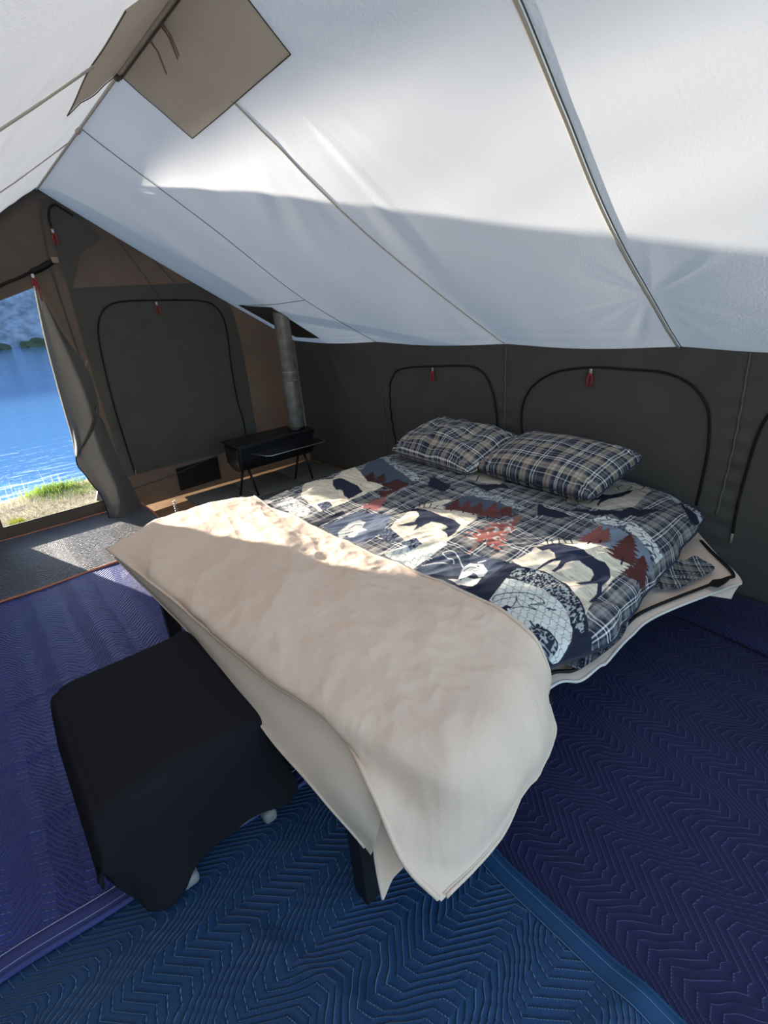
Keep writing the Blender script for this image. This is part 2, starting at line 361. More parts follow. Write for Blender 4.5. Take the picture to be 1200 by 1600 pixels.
for e in ([(2.24, -1.985, 0), (2.15, -2.19, 0)], [(2.15, -2.19, 0), (3.13, -2.235, 0)]): roof_line('patch_hem', e, 0.002, M_SEAMD, side=-1, off=0.009)
tube('ridge_rope', [(-0.1 + i * 0.1, RY, RZ - 0.012) for i in range(59)], 0.007, M_SEAM, ceiling, 6)
tube('ridge_cord', [(2.22 + i * 0.1, RY + 0.012, RZ - 0.02) for i in range(36)], 0.004, mat('brown cord', (0.12, 0.085, 0.06), 0.9), ceiling, 6)
tube('ridge_joint', [(1.44, RY, RZ - 0.012), (1.48, RY, RZ - 0.012)], 0.013, M_SEAM, ceiling, 8)
tube('ridge_joint', [(2.21, RY, RZ - 0.014), (2.25, RY, RZ - 0.014)], 0.014, M_SEAMD, ceiling, 8)
M_TIE = mat('tie tape', (0.30, 0.22, 0.15), 0.9)
for x0, ln_ in ((2.60, 0.13), (2.72, 0.12), (2.735, 0.115)):
    tube('tie_tape', [(x0, RY + 0.01, RZ - 0.02), (x0 + 0.006, RY + 0.03, RZ - 0.05), (x0 + 0.01, RY + 0.045, RZ - 0.03 - ln_ * 0.65)], 0.0035, M_TIE, ceiling, 5)
# stove jack: dark fireproof panel in the slope
sj = roof_patch('stove_jack', [(0.160,-0.636,1.677), (0.686,-0.579,1.640), (0.639,-0.099,1.335), (0.199,-0.099,1.335)], 1, mat('dark fireproof panel', (0.10, 0.095, 0.085), 0.9, var=0.15, bump=0.3), off=0.008)
sj['label'] = 'dark fireproof panel around the stove pipe'

# ------------------------------------------------------------------ walls
def plane_grid(fn, a0, a1, b0, b1, na, nb):
    A, B = np.meshgrid(np.linspace(a0, a1, na), np.linspace(b0, b1, nb), indexing='ij'); return fn(A, B)
# back wall (behind the pillows)
def back_pt(X, T):                       # T 0 floor .. 1 eave
    top = HE + scallop(X) + 0.004; Z = -0.03 + T * (top + 0.03)
    f = 0.010 * fbm(X * 1.5, Z * 1.6, 21, 2) + 0.018 * ridge_n((X + Z * 0.9) * 2.6, (X - Z) * 0.7, 23, 2) * sstep(0.25, 0.9, T) * (X < 2.6) \
        + 0.014 * ridge_n((X - Z * 0.5) * 3.0, (X + Z) * 0.8, 25, 2) * (X >= 2.6)
    for c in (1.52, 2.70, 4.10):
        f = f + 0.006 * np.cos(Z * 60) * np.exp(-((X - c) / 0.06) ** 2)
    f = f * np.sin(np.pi * np.clip(T, 0, 1)) ** 0.5
    return np.stack([X, -np.clip(f, -0.03, 0.03) - 0.0, Z], -1)
wall_back = tag(grid_obj('wall_back', plane_grid(back_pt, 0, FX, -0.0, 1, 360, 90), M_DARK), 'charcoal canvas side wall behind the bed', kind='structure')
def on_back(p, off=0.006):
    x, z = p[0], p[2]; q = back_pt(np.array(x), np.array(min(z / (HE + float(scallop(x))), 0.995))); return q + np.array([0, -off, 0])
def wall_line(name, P, rad, m, parent, n=60, f=on_back, off=0.005):
    P = curve_pts(P, n); P = np.array([f(p, off) for p in P]); return tube(name, P, rad, m, parent, 6)
wall_line('wall_seam', [(2.70, 0, 0.01), (2.70, 0, 0.6), (2.70, 0, 1.25)], 0.005, mat('wall seam', (0.13, 0.125, 0.115), 0.9), wall_back)
wall_line('wall_seam', [(4.073,0.000,0.443), (4.088,0.000,0.860), (4.080,0.000,1.260)], 0.005, bpy.data.materials['wall seam'], wall_back)
wall_line('wall_seam', [(1.38, 0, 0.02), (1.38, 0, 0.6), (1.37, 0, 1.24)], 0.003, bpy.data.materials['wall seam'], wall_back)

def pull(p, nrm, parent, s=1.0):         # zipper slider with a red knotted cord
    p = np.array(p, float); nrm = np.array(nrm, float); side = np.cross(nrm, (0, 0, 1.0))
    z = box('zipper_slider', p - 0.009 * s * np.abs(side) - 0.006 * np.abs(nrm) + np.array([0, 0, -0.016 * s]) + nrm * 0.008, p + 0.009 * s * np.abs(side) + 0.006 * np.abs(nrm) + np.array([0, 0, 0.016 * s]) + nrm * 0.008, M_ZIPM, parent, 0.003)
    for d in (-1, 1):
        c = p + nrm * 0.014 + side * 0.004 * d * s
        tube('pull_cord', [c + np.array([0, 0, -0.01 * s]), c + side * 0.010 * d * s + np.array([0, 0, -0.04 * s]), c + side * 0.006 * d * s + nrm * 0.004 + np.array([0, 0, -0.085 * s])], [0.005 * s, 0.0065 * s, 0.006 * s], M_RED, parent, 6)
def window_flap(name, path, f, nrm, parent_label, closed_bottom, m, pullat, tailp=None):
    """zipped storm flap: slightly proud cloth panel, black zipper along its arch, slider with cord"""
    P = curve_pts(path, 90); A = np.array([f(p, 0.004) for p in P])
    n = len(A); base = A.copy()
    # panel = arch joined across to its mirror: rungs between matching points of the two sides
    k = n // 2; L_ = A[:k]; R_ = A[::-1][:k]
    G = np.array([[f(L_[i] * (1 - t) + R_[i] * t, 0.0035) for t in np.linspace(0, 1, 24)] for i in range(k)])
    root = grid_obj(name, G, m); tag(root, parent_label, kind='structure')
    tube('zipper', np.array([f(p, 0.009) for p in P]), 0.0065, M_BLACK, root, 6)
    pull(f(np.array(pullat), 0.010), nrm, root)
    if tailp is not None:
        q = f(np.array(tailp), 0.008); tube('zipper_end', [q + np.array([0, 0, 0.02]), q - np.array([0, 0, 0.035])], 0.007, mat('zip end leather', (0.3, 0.25, 0.2), 0.8), root, 6)
    return root
bp0 = [(1.541,0.000,0.369), (1.502,0.000,0.596), (1.488,0.000,0.792), (1.512,0.000,0.947), (1.603,0.000,1.048), (1.784,0.000,1.087), (2.036,0.000,1.103), (2.265,0.000,1.117), (2.429,0.000,1.115), (2.533,0.000,1.063), (2.596,0.000,0.962), (2.631,0.000,0.831), (2.646,0.000,0.649)]
window_flap('window_2', bp0, on_back, (0, -1, 0), 'small zipped window flap in the dark wall above the left pillow', False, M_DARK, [(2.028,0.000,1.079)][0])
bp1 = [(2.869,0.000,0.636), (2.841,0.000,0.788), (2.856,0.000,0.919), (2.929,0.000,1.029), (3.081,0.000,1.113), (3.308,0.000,1.151), (3.532,0.000,1.150), (3.717,0.000,1.143), (3.842,0.000,1.098), (3.918,0.000,1.027), (3.958,0.000,0.941), (3.979,0.000,0.777), (3.977,0.000,0.601), (3.972,0.000,0.472)]
window_flap('window_3', bp1, on_back, (0, -1, 0), 'large zipped window flap in the dark wall above the right pillow', False, M_DARK, [(3.314,0.000,1.129)][0])
bp2 = [(4.165,0.000,0.367), (4.158,0.000,0.538), (4.164,0.000,0.710), (4.176,0.000,0.873), (4.206,0.000,0.985), (4.280,0.000,1.051), (4.386,0.000,1.083)] 
bp2 = bp2 + [(bp2[-1][0] + 0.35, 0, 1.10), (bp2[-1][0] + 0.52, 0, 1.02), (bp2[-1][0] + 0.58, 0, 0.80), (bp2[-1][0] + 0.6, 0, 0.40)]
window_flap('window_4', bp2, on_back, (0, -1, 0), 'zipped window flap cut by the right edge of the photo', False, M_DARK, (4.75, 0, 1.13), [(4.165,0.000,0.352)][0])

# left end wall with the open door
DY0, DY1 = -2.90, -2.15                  # door opening
def roofz(y): return RZ - abs(y - RY) * (RZ - HE) / 1.973
def left_pt(Y, Z):
    f = 0.010 * fbm(Y * 1.7, Z * 1.7, 31, 3) + 0.006 * ridge_n(Y * 2 + Z * 2.2, Y - Z, 33, 2)
    return np.stack([np.clip(f, -0.02, 0.02), Y, Z], -1)
def left_poly(name, quad, m, off=0.0, n=40, parent=None):
    c = np.array(quad, float); I, J = np.meshgrid(np.linspace(0, 1, n), np.linspace(0, 1, n), indexing='ij'); I = I[..., None]; J = J[..., None]
    q = (c[0] * (1 - J) + c[1] * J) * (1 - I) + (c[3] * (1 - J) + c[2] * J) * I
    P = left_pt(q[..., 0], q[..., 1]); P[..., 0] += off; return grid_obj(name, P, m, parent)
def hz(y): return 1.865 + (y + 2.20) * 0.33       # sloping door head
wall_left = tag(left_poly('wall_left', [(RY, -0.03), (0.03, -0.03), (0.03, HE + 0.02), (RY, RZ + 0.02)], M_BROWN, n=90), 'brown canvas end wall with the open doorway', kind='structure')
# the gable peak on both sides of the ridge
left_poly('wall_panel', [(DY1, -0.03), (RY, -0.03), (RY, RZ + 0.02), (DY1, roofz(DY1) + 0.02)], M_BROWN, 0, 40, wall_left)
left_poly('wall_panel', [(DY0, hz(DY0)), (DY1, hz(DY1)), (DY1, roofz(DY1) + 0.02), (DY0, roofz(DY0) + 0.02)], M_BROWN, 0, 30, wall_left)
left_poly('wall_panel', [(NEARY, -0.03), (DY0, -0.03), (DY0, roofz(DY0) + 0.02), (NEARY, roofz(NEARY) + 0.02)], M_BROWN, 0, 30, wall_left)
# threshold lip across the doorway
box('door_threshold', (-0.012, DY0, 0.0), (0.012, DY1 + 0.03, 0.135), M_SILL, wall_left, 0.004)
tube('threshold_rope', [(0.006, DY0, 0.138), (0.006, DY1 + 0.03, 0.138)], 0.005, M_BLACK, wall_left, 6)
def on_left(p, off=0.006):
    q = left_pt(np.array(p[1]), np.array(p[2])); return q + np.array([off, 0, 0])
# dark doubled frame around the window, and the storm flap
dk = [(0.000,-1.934,1.864), (0.000,-0.662,1.812), (0.000,-0.553,1.645), (0.000,-0.604,0.447), (0.000,-0.879,0.079), (0.000,-1.828,0.291)]
fr = [(-1.945, 1.80), (-0.95, 1.82), (-0.62, 1.45), (-0.62, 0.42), (-0.75, 0.30), (-1.90, 0.30)]
G = [[(-1.955, 1.86), (-0.93, 1.86)], [(-1.955, 1.75), (-0.75, 1.73)], [(-1.955, 1.6), (-0.64, 1.62)], [(-1.955, 1.2), (-0.60, 1.2)], [(-1.94, 0.6), (-0.60, 0.6)], [(-1.94, 0.30), (-0.60, 0.30)]]
G = np.array([[on_left((0, a_[0] * (1 - t) + b_[0] * t, a_[1] * (1 - t) + b_[1] * t), 0.003) for t in np.linspace(0, 1, 50)] for a_, b_ in catmull(np.array(G), 50)])
fp = grid_obj('window_surround', G, M_OLIVE, wall_left); fp['label'] = 'darker doubled canvas around the window flap'
wl = [(0.000,-1.849,0.321), (0.000,-1.857,0.610), (0.000,-1.864,0.923), (0.000,-1.857,1.217), (0.000,-1.838,1.470), (0.000,-1.799,1.615), (0.000,-1.722,1.707), (0.000,-1.589,1.743), (0.000,-1.305,1.737), (0.000,-0.999,1.720), (0.000,-0.838,1.684), (0.000,-0.757,1.596), (0.000,-0.731,1.447), (0.000,-0.751,1.126), (0.000,-0.752,0.785), (0.000,-0.729,0.587), (0.000,-0.732,0.387)]
window_flap('window_1', wl, lambda p, o: on_left(p, o + 0.004), (1, 0, 0), 'tall zipped window flap in the end wall beside the stove', False, M_OLIVE, [(0.000,-1.323,1.708)][0], [(0.000,-1.843,0.320)][0])
# dark band along the gable beside the ridge, zip of the door head
pk = np.array([[on_left((0, y, z), 0.003) for y in np.linspace(y0, y1, 16)] for y0, y1, z in ((-1.99, -1.90, 2.46), (-1.97, -1.70, 2.33), (-1.965, -1.62, 2.2), (-1.96, -1.80, 2.10), (-1.955, -1.92, 1.86))])
grid_obj('gable_reinforcement', pk, M_OLIVE, wall_left)
wall_line('door_zipper', [(0.000,-1.779,2.356), (0.000,-1.829,2.392), (0.000,-1.879,2.423), (0.000,-1.924,2.397), (0.000,-1.945,2.338), (0.000,-1.947,2.276)], 0.008, M_BLACK, wall_left, f=on_left)
pull(on_left([(0.000,-1.947,2.246)][0], 0.006), (1, 0, 0), wall_left, 1.0)
wall_line('door_zipper', [(0, -3.05, 1.60), (0, -2.6, 1.76)] + [(0.000,-2.384,1.891), (0.000,-2.250,1.942), (0.000,-2.157,1.983)], 0.010, M_BLACK, wall_left, f=on_left)
wall_line('door_zipper', [(0.000,-2.158,1.978), (0.000,-2.083,2.007), (0.000,-2.013,2.045)], 0.022, M_BLACK, wall_left, f=on_left)
box('zip_stop', (0.005, -2.01, 2.035), (0.022, -1.965, 2.075), mat('leather stop', (0.33, 0.25, 0.19), 0.8), wall_left, 0.003)
pull(on_left([(0.000,-2.163,1.948)][0], 0.01), (1, 0, 0), wall_left, 1.1)
wall_line('door_seam', [(0.000,-1.991,2.378), (0.000,-2.027,2.084), (0.000,-2.027,1.908), (0.000,-2.022,1.633), (0.000,-2.012,1.340), (0.000,-2.006,0.922), (0.000,-1.954,0.338)], 0.006, M_OLIVE, wall_left, f=on_left)
wall_line('wall_seam', [(0.000,-1.508,2.204), (0.000,-1.338,1.884), (0.000,-1.274,1.751)], 0.0025, M_OLIVE, wall_left, f=on_left)
wall_line('wall_seam', [(0.000,-1.274,2.078), (0.000,-1.123,1.877), (0.000,-0.990,1.757)], 0.0025, M_OLIVE, wall_left, f=on_left)
wall_line('wall_seam', [(0.000,-1.914,0.173), (0.000,-1.526,0.208), (0.000,-1.128,0.280), (0.000,-0.820,0.373)], 0.004, M_OLIVE, wall_left, f=on_left)
# toggle tape by the tied-back flap
wall_line('tie_tape', [(0.000,-1.965,1.324), (0.000,-1.985,1.286), (0.000,-2.019,1.229)], 0.006, mat('pale tie tape', (0.25, 0.22, 0.18), 0.9), wall_left, f=on_left)
# floor-level mesh vent
vq = [(0.000,-1.495,0.264), (0.000,-1.060,0.283), (0.000,-1.070,0.041), (0.000,-1.500,0.030)]
V = np.array([on_left(p, 0.006) for p in vq])
bmv = [V[0] * (1 - a_) * (1 - b_) + V[1] * a_ * (1 - b_) + V[2] * a_ * b_ + V[3] * (1 - a_) * b_ for b_ in np.linspace(0, 1, 8) for a_ in np.linspace(0, 1, 8)]
vent = grid_obj('mesh_vent', np.array(bmv).reshape(8, 8, 3), M_BLACK, wall_left); vent['label'] = 'black mesh vent near the floor'
for a_, b_ in ((0, 1), (1, 2), (2, 3), (3, 0)):
    tube('vent_frame', np.linspace(V[a_], V[b_], 6) + np.array([0.004, 0, 0]), 0.006, mat('vent frame grey', (0.12, 0.115, 0.11), 0.8) if a_ == 0 else bpy.data.materials['vent frame grey'], vent, 6)
# near side wall and front wall with its open door (behind the camera)
# near side wall, and the front wall with its own open doorway (behind the camera)
wn_ = tag(grid_obj('wall_right', plane_grid(lambda X, T: np.stack([X, NEARY + 0.01 * fbm(X * 2, T * 2, 41, 2), T * (HE + scallop(X))], -1), 0, FX, 0, 1, 120, 30), M_DARK, flip=True), 'charcoal canvas side wall behind the photographer', kind='structure')
def front_poly(name, quad, parent=None):
    c = np.array(quad, float); I, J = np.meshgrid(np.linspace(0, 1, 20), np.linspace(0, 1, 20), indexing='ij'); I = I[..., None]; J = J[..., None]
    q = (c[0] * (1 - J) + c[1] * J) * (1 - I) + (c[3] * (1 - J) + c[2] * J) * I
    return grid_obj(name, np.stack([FX + 0 * q[..., 0], q[..., 0], q[..., 1]], -1), M_BROWN, parent)
FY0, FY1, FZ = -3.5, -0.7, 0.13
wf = tag(front_poly('wall_front', [(NEARY, 0), (FY0, 0), (FY0, roofz(FY0)), (NEARY, roofz(NEARY))]), 'brown canvas front wall behind the photographer rolled wide open', kind='structure')
front_poly('wall_panel', [(FY1, 0), (0, 0), (0, HE), (FY1, roofz(FY1))], wf)
front_poly('wall_panel', [(FY0, roofz(FY0) - FZ), (RY, RZ - FZ), (RY, RZ), (FY0, roofz(FY0))], wf)
front_poly('wall_panel', [(RY, RZ - FZ), (FY1, roofz(FY1) - FZ), (FY1, roofz(FY1)), (RY, RZ)], wf)

# door flap hanging open, tied to the wall
def flap_row(l, m_, r):
    return [l, tuple((np.array(l) + np.array(m_)) / 2 + np.array([0.02, 0, 0])), m_, r]
fl = [[[(0.030,-2.178,1.881)][0], [(0.030,-2.167,1.876)][0], [(0.020,-2.155,1.859)][0], [(0.010,-2.144,1.832)][0]],
      [[(0.060,-2.215,1.555)][0], [(0.110,-2.189,1.552)][0], [(0.100,-2.138,1.547)][0], [(0.030,-2.084,1.543)][0]],
      [[(0.080,-2.236,1.225)][0], [(0.150,-2.192,1.232)][0], [(0.160,-2.104,1.235)][0], [(0.050,-1.991,1.248)][0]],
      [[(0.080,-2.245,0.975)][0], [(0.170,-2.196,0.976)][0], [(0.200,-2.113,0.963)][0], [(0.090,-1.992,1.009)][0]],
      [[(0.080,-2.251,0.740)][0], [(0.170,-2.230,0.722)][0], [(0.180,-2.144,0.768)][0], [(0.120,-2.034,0.860)][0]],
      [[(0.080,-2.267,0.597)][0], [(0.150,-2.275,0.600)][0], [(0.160,-2.269,0.611)][0], [(0.140,-2.214,0.660)][0]]]
P = net(fl, 60, 40); P[..., 0] += 0.01 * fbm(P[..., 1] * 9, P[..., 2] * 2, 51, 2)
droot = empty('door_flap', [(0.050,-2.232,0.129)][0], 'grey canvas door flap tied back beside the open doorway', 'door flap')
dfl = grid_obj('upper_fold', P, M_FLAP, droot)
tube('hem', P[:, 0], 0.006, mat('door edge painted sunlit', (0.5, 0.48, 0.44), 0.85, trans=0.4, tcol=(0.8, 0.78, 0.72)), droot, 6)  # bright rim of sun on the flap edge, painted as a pale strip
lo = [[[(0.140,-2.024,0.967)][0], [(0.130,-2.022,0.912)][0], [(0.100,-2.008,0.869)][0], [(0.040,-1.987,0.841)][0]],
      [[(0.140,-2.270,0.608)][0], [(0.170,-2.180,0.629)][0], [(0.140,-2.077,0.627)][0], [(0.050,-1.968,0.615)][0]],
      [[(0.160,-2.249,0.424)][0], [(0.210,-2.161,0.427)][0], [(0.180,-2.057,0.415)][0], [(0.070,-1.950,0.422)][0]],
      [[(0.180,-2.190,0.239)][0], [(0.250,-2.143,0.212)][0], [(0.220,-2.038,0.232)][0], [(0.090,-1.917,0.237)][0]],
      [[(0.200,-2.183,0.094)][0], [(0.270,-2.130,0.084)][0], [(0.250,-2.033,0.076)][0], [(0.120,-1.894,0.077)][0]],
      [[(0.210,-2.189,0.002)][0], [(0.280,-2.127,0.025)][0], [(0.260,-2.027,0.028)][0], [(0.130,-1.888,0.021)][0]]]
P = net(lo, 50, 40); P[..., 0] += 0.008 * fbm(P[..., 1] * 10, P[..., 2] * 2, 53, 2); P[..., 2] = np.maximum(P[..., 2], 0.015)
grid_obj('lower_fold', P, M_FLAP, droot); tube('hem', P[-1], 0.006, M_OLIVE, droot, 6); tube('hem', P[:, 0], 0.004, M_BLACK, droot, 6)
# small grey tail beneath the flap
tl = net([[(0.16, -2.10, 0.016), (0.2, -1.98, 0.018), (0.16, -1.88, 0.016)], [(0.27, -2.16, 0.014), (0.32, -2.0, 0.016), (0.24, -1.87, 0.016)]], 6, 14)
thick_grid('flap_tail', tl, M_FLAP, 0.002, droot)
tube('tie_tape', [[(0.030,-2.165,1.911)][0], [(0.050,-2.155,1.844)][0], [(0.050,-2.157,1.778)][0]], 0.005, M_RED, droot, 6)
gs = [(-0.020,-2.170,0.244), (-0.020,-2.153,0.172), (-0.020,-2.139,0.106), (-0.020,-2.210,0.153)]
mesh_obj('guy_tab', np.array(gs + [(p[0] - 0.02, p[1], p[2]) for p in gs]), [(0, 1, 2, 3), (7, 6, 5, 4), (0, 4, 5, 1), (1, 5, 6, 2), (2, 6, 7, 3), (3, 7, 4, 0)], M_TOTE, wall_left)

# ------------------------------------------------------------------ floor
def flat_box(name, lo, hi, m, parent=None, bev=0.003): return box(name, lo, hi, m, parent, bev, 1)
floor = tag(flat_box('floor', (-0.04, NEARY - 0.03, -0.03), (FX, 0.04, -0.012), M_TAN), 'tan plywood floor of the tent', kind='structure')
board = tag(empty('cement_board_pad', (0.7, -0.75, -0.012), 'grey cement boards laid under the wood stove', 'fireproof pad'))
for i, (x0, x1) in enumerate(((0.11, 0.70), (0.705, 1.25))):
    for j, (y0, y1) in enumerate(((-1.50, -1.02), (-1.015, -0.52), (-0.515, -0.06))):
        flat_box('board', (x0, y0, -0.0118), (x1, y1, 0.001 + 0.001 * ((i + j) % 2)), M_SLATE, board)
def blanket(name, x0, x1, y0, y1, z, m, label, seed, edge=0.012, wave=0.008, res=0.02, binding=None, th=0.008, sides='', warpfn=None):
    nx = int((x1 - x0) / res); ny = int((y1 - y0) / res)
    X, Y = np.meshgrid(np.linspace(x0, x1, nx), np.linspace(y0, y1, ny), indexing='ij')
    UV_ = np.stack([X, Y], -1)
    ex = edge * vnoise(Y * 4, Y * 0, seed) * 2; ey = edge * vnoise(X * 4, X * 0, seed + 1) * 2
    kx = (X - x0) / (x1 - x0); ky = (Y - y0) / (y1 - y0)
    Xw = X + ex * np.abs(2 * kx - 1) ** 3; Yw = Y + ey * np.abs(2 * ky - 1) ** 3
    h = np.maximum(0, wave * (fbm(X * 2.2, Y * 2.2, seed + 2, 2) + 0.3)) + 0.35 * wave * np.maximum(0, ridge_n(X * 2 + Y * 1.5, (X - Y) * 0.7, seed + 4, 2))
    Z = z + h
    P = np.stack([Xw, Yw, Z], -1)
    if warpfn: P = warpfn(P)
    root = thick_grid(name, P, m, th, uv=UV_); tag(root, label, 'blanket')
    if binding is not None:
        S_ = {'x0': P[0], 'x1': P[-1], 'y0': P[:, 0], 'y1': P[:, -1]}
        for s_ in sides.split():
            tube('binding', S_[s_] - np.array([0, 0, th * 0.3]), 0.008, binding, root, 8)
    return root, P
Q_BLK = quilt_mat('black quilted cotton', (0.040, 0.044, 0.055), (0.25, 0.25, 0.25), spacing=0.024, period=0.30, amp=0.03, rough=0.5, depth=0.016, rot=math.radians(90), sheen=0.3)
Q_VIO = quilt_mat('violet blue quilted cotton', (0.030, 0.042, 0.20), (0.24, 0.27, 0.58), spacing=0.028, period=0.23, amp=0.055, rough=0.5, depth=0.0045, rot=math.radians(90))
Q_TEAL = quilt_mat('teal blue quilted cotton', (0.010, 0.050, 0.130), (0.17, 0.30, 0.44), spacing=0.028, period=0.23, amp=0.050, rough=0.55, depth=0.0045, rot=math.radians(0))
Q_NAVY = quilt_mat('navy quilted cotton', (0.012, 0.013, 0.060), (0.09, 0.09, 0.20), spacing=0.028, period=0.23, amp=0.055, rough=0.7, depth=0.0018, rot=math.radians(90))
M_TEALB = mat('teal binding', (0.014, 0.062, 0.145), 0.7); M_VIOB = mat('violet binding', (0.05, 0.06, 0.20), 0.7, bump=0.3); 
def edge_band(P, k0, k1, m, parent, axis):
    Q = (P[:, k0:k1] if axis == 1 else P[k0:k1]).copy(); Q[..., 2] += 0.0022; thick_grid('edge_binding', Q, m, 0.002, parent)
M_THREAD = mat('pale thread', (0.35, 0.36, 0.5), 0.8)
blanket('moving_blanket', 1.30, 5.66, -2.75, -0.02, 0.000, Q_NAVY, 'dark navy quilted moving blanket lying right of the bed', 61, wave=0.012)
def fold_edge(P):
    P = P.copy(); y = P[..., 1]; P[..., 2] += 0.03 * np.exp(-((y + 0.38) / 0.035) ** 2) + 0.012 * (y > -0.38); P[..., 1] -= 0.05 * sstep(4.0, 4.6, P[..., 0]) * (y < -0.2); return P
blanket('moving_blanket', 3.95, 5.64, -0.42, -0.025, 0.012, Q_NAVY, 'dark navy blanket edge folded against the wall at right', 62, wave=0.006, warpfn=fold_edge)
def teal_warp(P):
    P = P.copy(); X, Y = P[..., 0], P[..., 1]
    l1 = (Y + 2.62) - (X - 4.1) * 0.35; P[..., 2] += 0.022 * np.exp(-(l1 / 0.028) ** 2) * sstep(3.75, 4.0, X)
    P[..., 2] += 0.016 * np.exp(-(((Y + 2.9) - (X - 4.2) * 0.8) / 0.04) ** 2) * sstep(3.7, 4.1, X)
    l2 = (X - 4.62) - (Y + 2.3) * 0.2; P[..., 2] += 0.014 * np.exp(-(l2 / 0.05) ** 2)
    return P
rt, Pt = blanket('moving_blanket', 3.25, 5.6, -3.92, -2.03, 0.014, Q_TEAL, 'teal blue quilted moving blanket at the front', 63, wave=0.012, warpfn=teal_warp, edge=0.03)
tube('binding', Pt[:, -1] - np.array([0, 0, 0.003]), 0.007, M_TEALB, rt, 6); edge_band(Pt, -4, None, M_TEALB, rt, 1); tube('binding_seam', Pt[:, -4] + np.array([0, 0, 0.0025]), 0.0012, mat('teal thread', (0.12, 0.22, 0.34), 0.8), rt, 5); tube('binding_seam', Pt[:, -2] + np.array([0, 0, 0.0025]), 0.0012, bpy.data.materials['teal thread'], rt, 5); tube('binding_seam', Pt[:, -3] + np.array([0, 0, 0.0005]), 0.0014, M_TEALB, rt, 5)
def vio_warp(P):
    P = P.copy(); X, Y = P[..., 0], P[..., 1]
    P[..., 0] += (-0.04 * (Y + 3.25)) * sstep(2.8, 3.57, X) * -1.0
    for c, k in ((2.35, 0.12), (2.75, -0.1), (3.1, 0.15)):
        P[..., 2] += 0.014 * np.exp(-(((X - c) + k * (Y + 3)) / 0.022) ** 2) * sstep(-2.7, -3.0, Y)
    return P
rv, Pv = blanket('moving_blanket', 1.15, 3.56, -3.93, -1.5, 0.026, Q_VIO, 'violet blue quilted moving blanket at left', 64, wave=0.014, edge=0.02, warpfn=vio_warp)
tube('binding', Pv[-1] - np.array([0, 0, 0.003]), 0.009, M_VIOB, rv, 8); edge_band(Pv, -4, None, M_VIOB, rv, 0); tube('binding_seam', Pv[-4] + np.array([0, 0, 0.003]), 0.0015, M_THREAD, rv, 5); tube('binding_seam', Pv[-2] + np.array([0, 0, 0.001]), 0.002, M_THREAD, rv, 5)
def blk_warp(P):
    P = P.copy(); X, Y = P[..., 0], P[..., 1]
    P[..., 0] += (0.02 + 0.03 * vnoise(Y * 2, Y * 0, 77)) * sstep(0.9, 1.2, X) 
    P[..., 1] += -0.05 * X * sstep(-2.1, -1.87, Y) * 0.6
    return P
blanket('moving_blanket', 0.02, 1.16, -3.92, -1.86, 0.036, Q_BLK, 'black quilted blanket with orange binding inside the doorway', 65, wave=0.008, edge=0.01, binding=M_ORANGE, sides='x0 x1 y1', warpfn=blk_warp)

# ------------------------------------------------------------------ wood stove
st = empty('wood_stove', (0.56, -0.75, 0.0), 'black steel camp stove on thin splayed legs in the corner', 'stove')
def stove_body():                        # half-round bottomed barrel lofted along y
    prof = []
    for a_ in np.linspace(0, math.pi, 17): prof.append((0.165 * math.cos(a_), -0.12 * math.sin(a_) - 0.02))
    prof += [(-0.165, 0.10), (-0.15, 0.115), (0.15, 0.115), (0.165, 0.10)]
    ys = [-1.13, -1.12, -0.37, -0.36]; sc_ = [0.94, 1, 1, 0.94]; V = []; F = []; n = len(prof)
    for y, k in zip(ys, sc_):
        for px_, pz_ in prof: V.append((0.56 + px_ * k, y, 0.385 + pz_ * k))
    for i in range(3):
        for k in range(n): F.append((i * n + k, i * n + (k + 1) % n, (i + 1) * n + (k + 1) % n, (i + 1) * n + k))
    F.append(tuple(range(n))[::-1]); F.append(tuple(3 * n + k for k in range(n)))
    return mesh_obj('firebox', V, F, M_STOVE, st)
stove_body()
box('stove_top', (0.375, -1.15, 0.498), (0.745, -0.34, 0.510), M_STOVE, st, 0.004)
box('top_rim', (0.72, -1.14, 0.47), (0.735, -0.35, 0.498), M_STOVE, st, 0.003)
tube('pipe_collar', [(0.60, -0.47, 0.505), (0.60, -0.47, 0.54)], 0.082, M_STOVE, st, 24)
dr = box('stove_door', (0.43, -1.142, 0.31), (0.69, -1.128, 0.47), M_STOVE, st, 0.005)
hx = [(0.73 + 0.010 * math.cos(t * 2.2), -1.165 + 0.010 * math.sin(t * 2.2), 0.40 - 0.006 * t) for t in np.linspace(0, 16, 60)]
tube('coil_handle', hx, 0.0022, M_WIRE, dr, 5)
for y in (-1.06, -0.46):
    for sx_ in (-1, 1):
        tube('leg', [(0.56 + 0.05 * sx_ + 0.02, y + 0.02, 0.28), (0.60 + 0.075 * sx_ , y + (0.055 * sx_), 0.003)], [0.012, 0.010], M_STOVE, st, 8)
rk = tube('shelf_rail', [(0.73, -1.03, 0.425), (0.93, -0.98, 0.425), (0.955, -0.95, 0.425), (0.955, -0.40, 0.425), (0.93, -0.37, 0.425), (0.73, -0.33, 0.425)], 0.0055, M_WIRE, st, 6)
rk['label'] = 'bright wire shelf rail'
for xx in (0.77, 0.805, 0.84, 0.875, 0.91):
    tube('shelf_wire', [(xx, -1.01, 0.428), (xx, -0.35, 0.428)], 0.003, M_STOVE, st, 5)
pipe = empty('stove_pipe', (0.60, -0.47, 0.54), 'grey steel stove pipe rising from the stove through the roof', 'pipe')
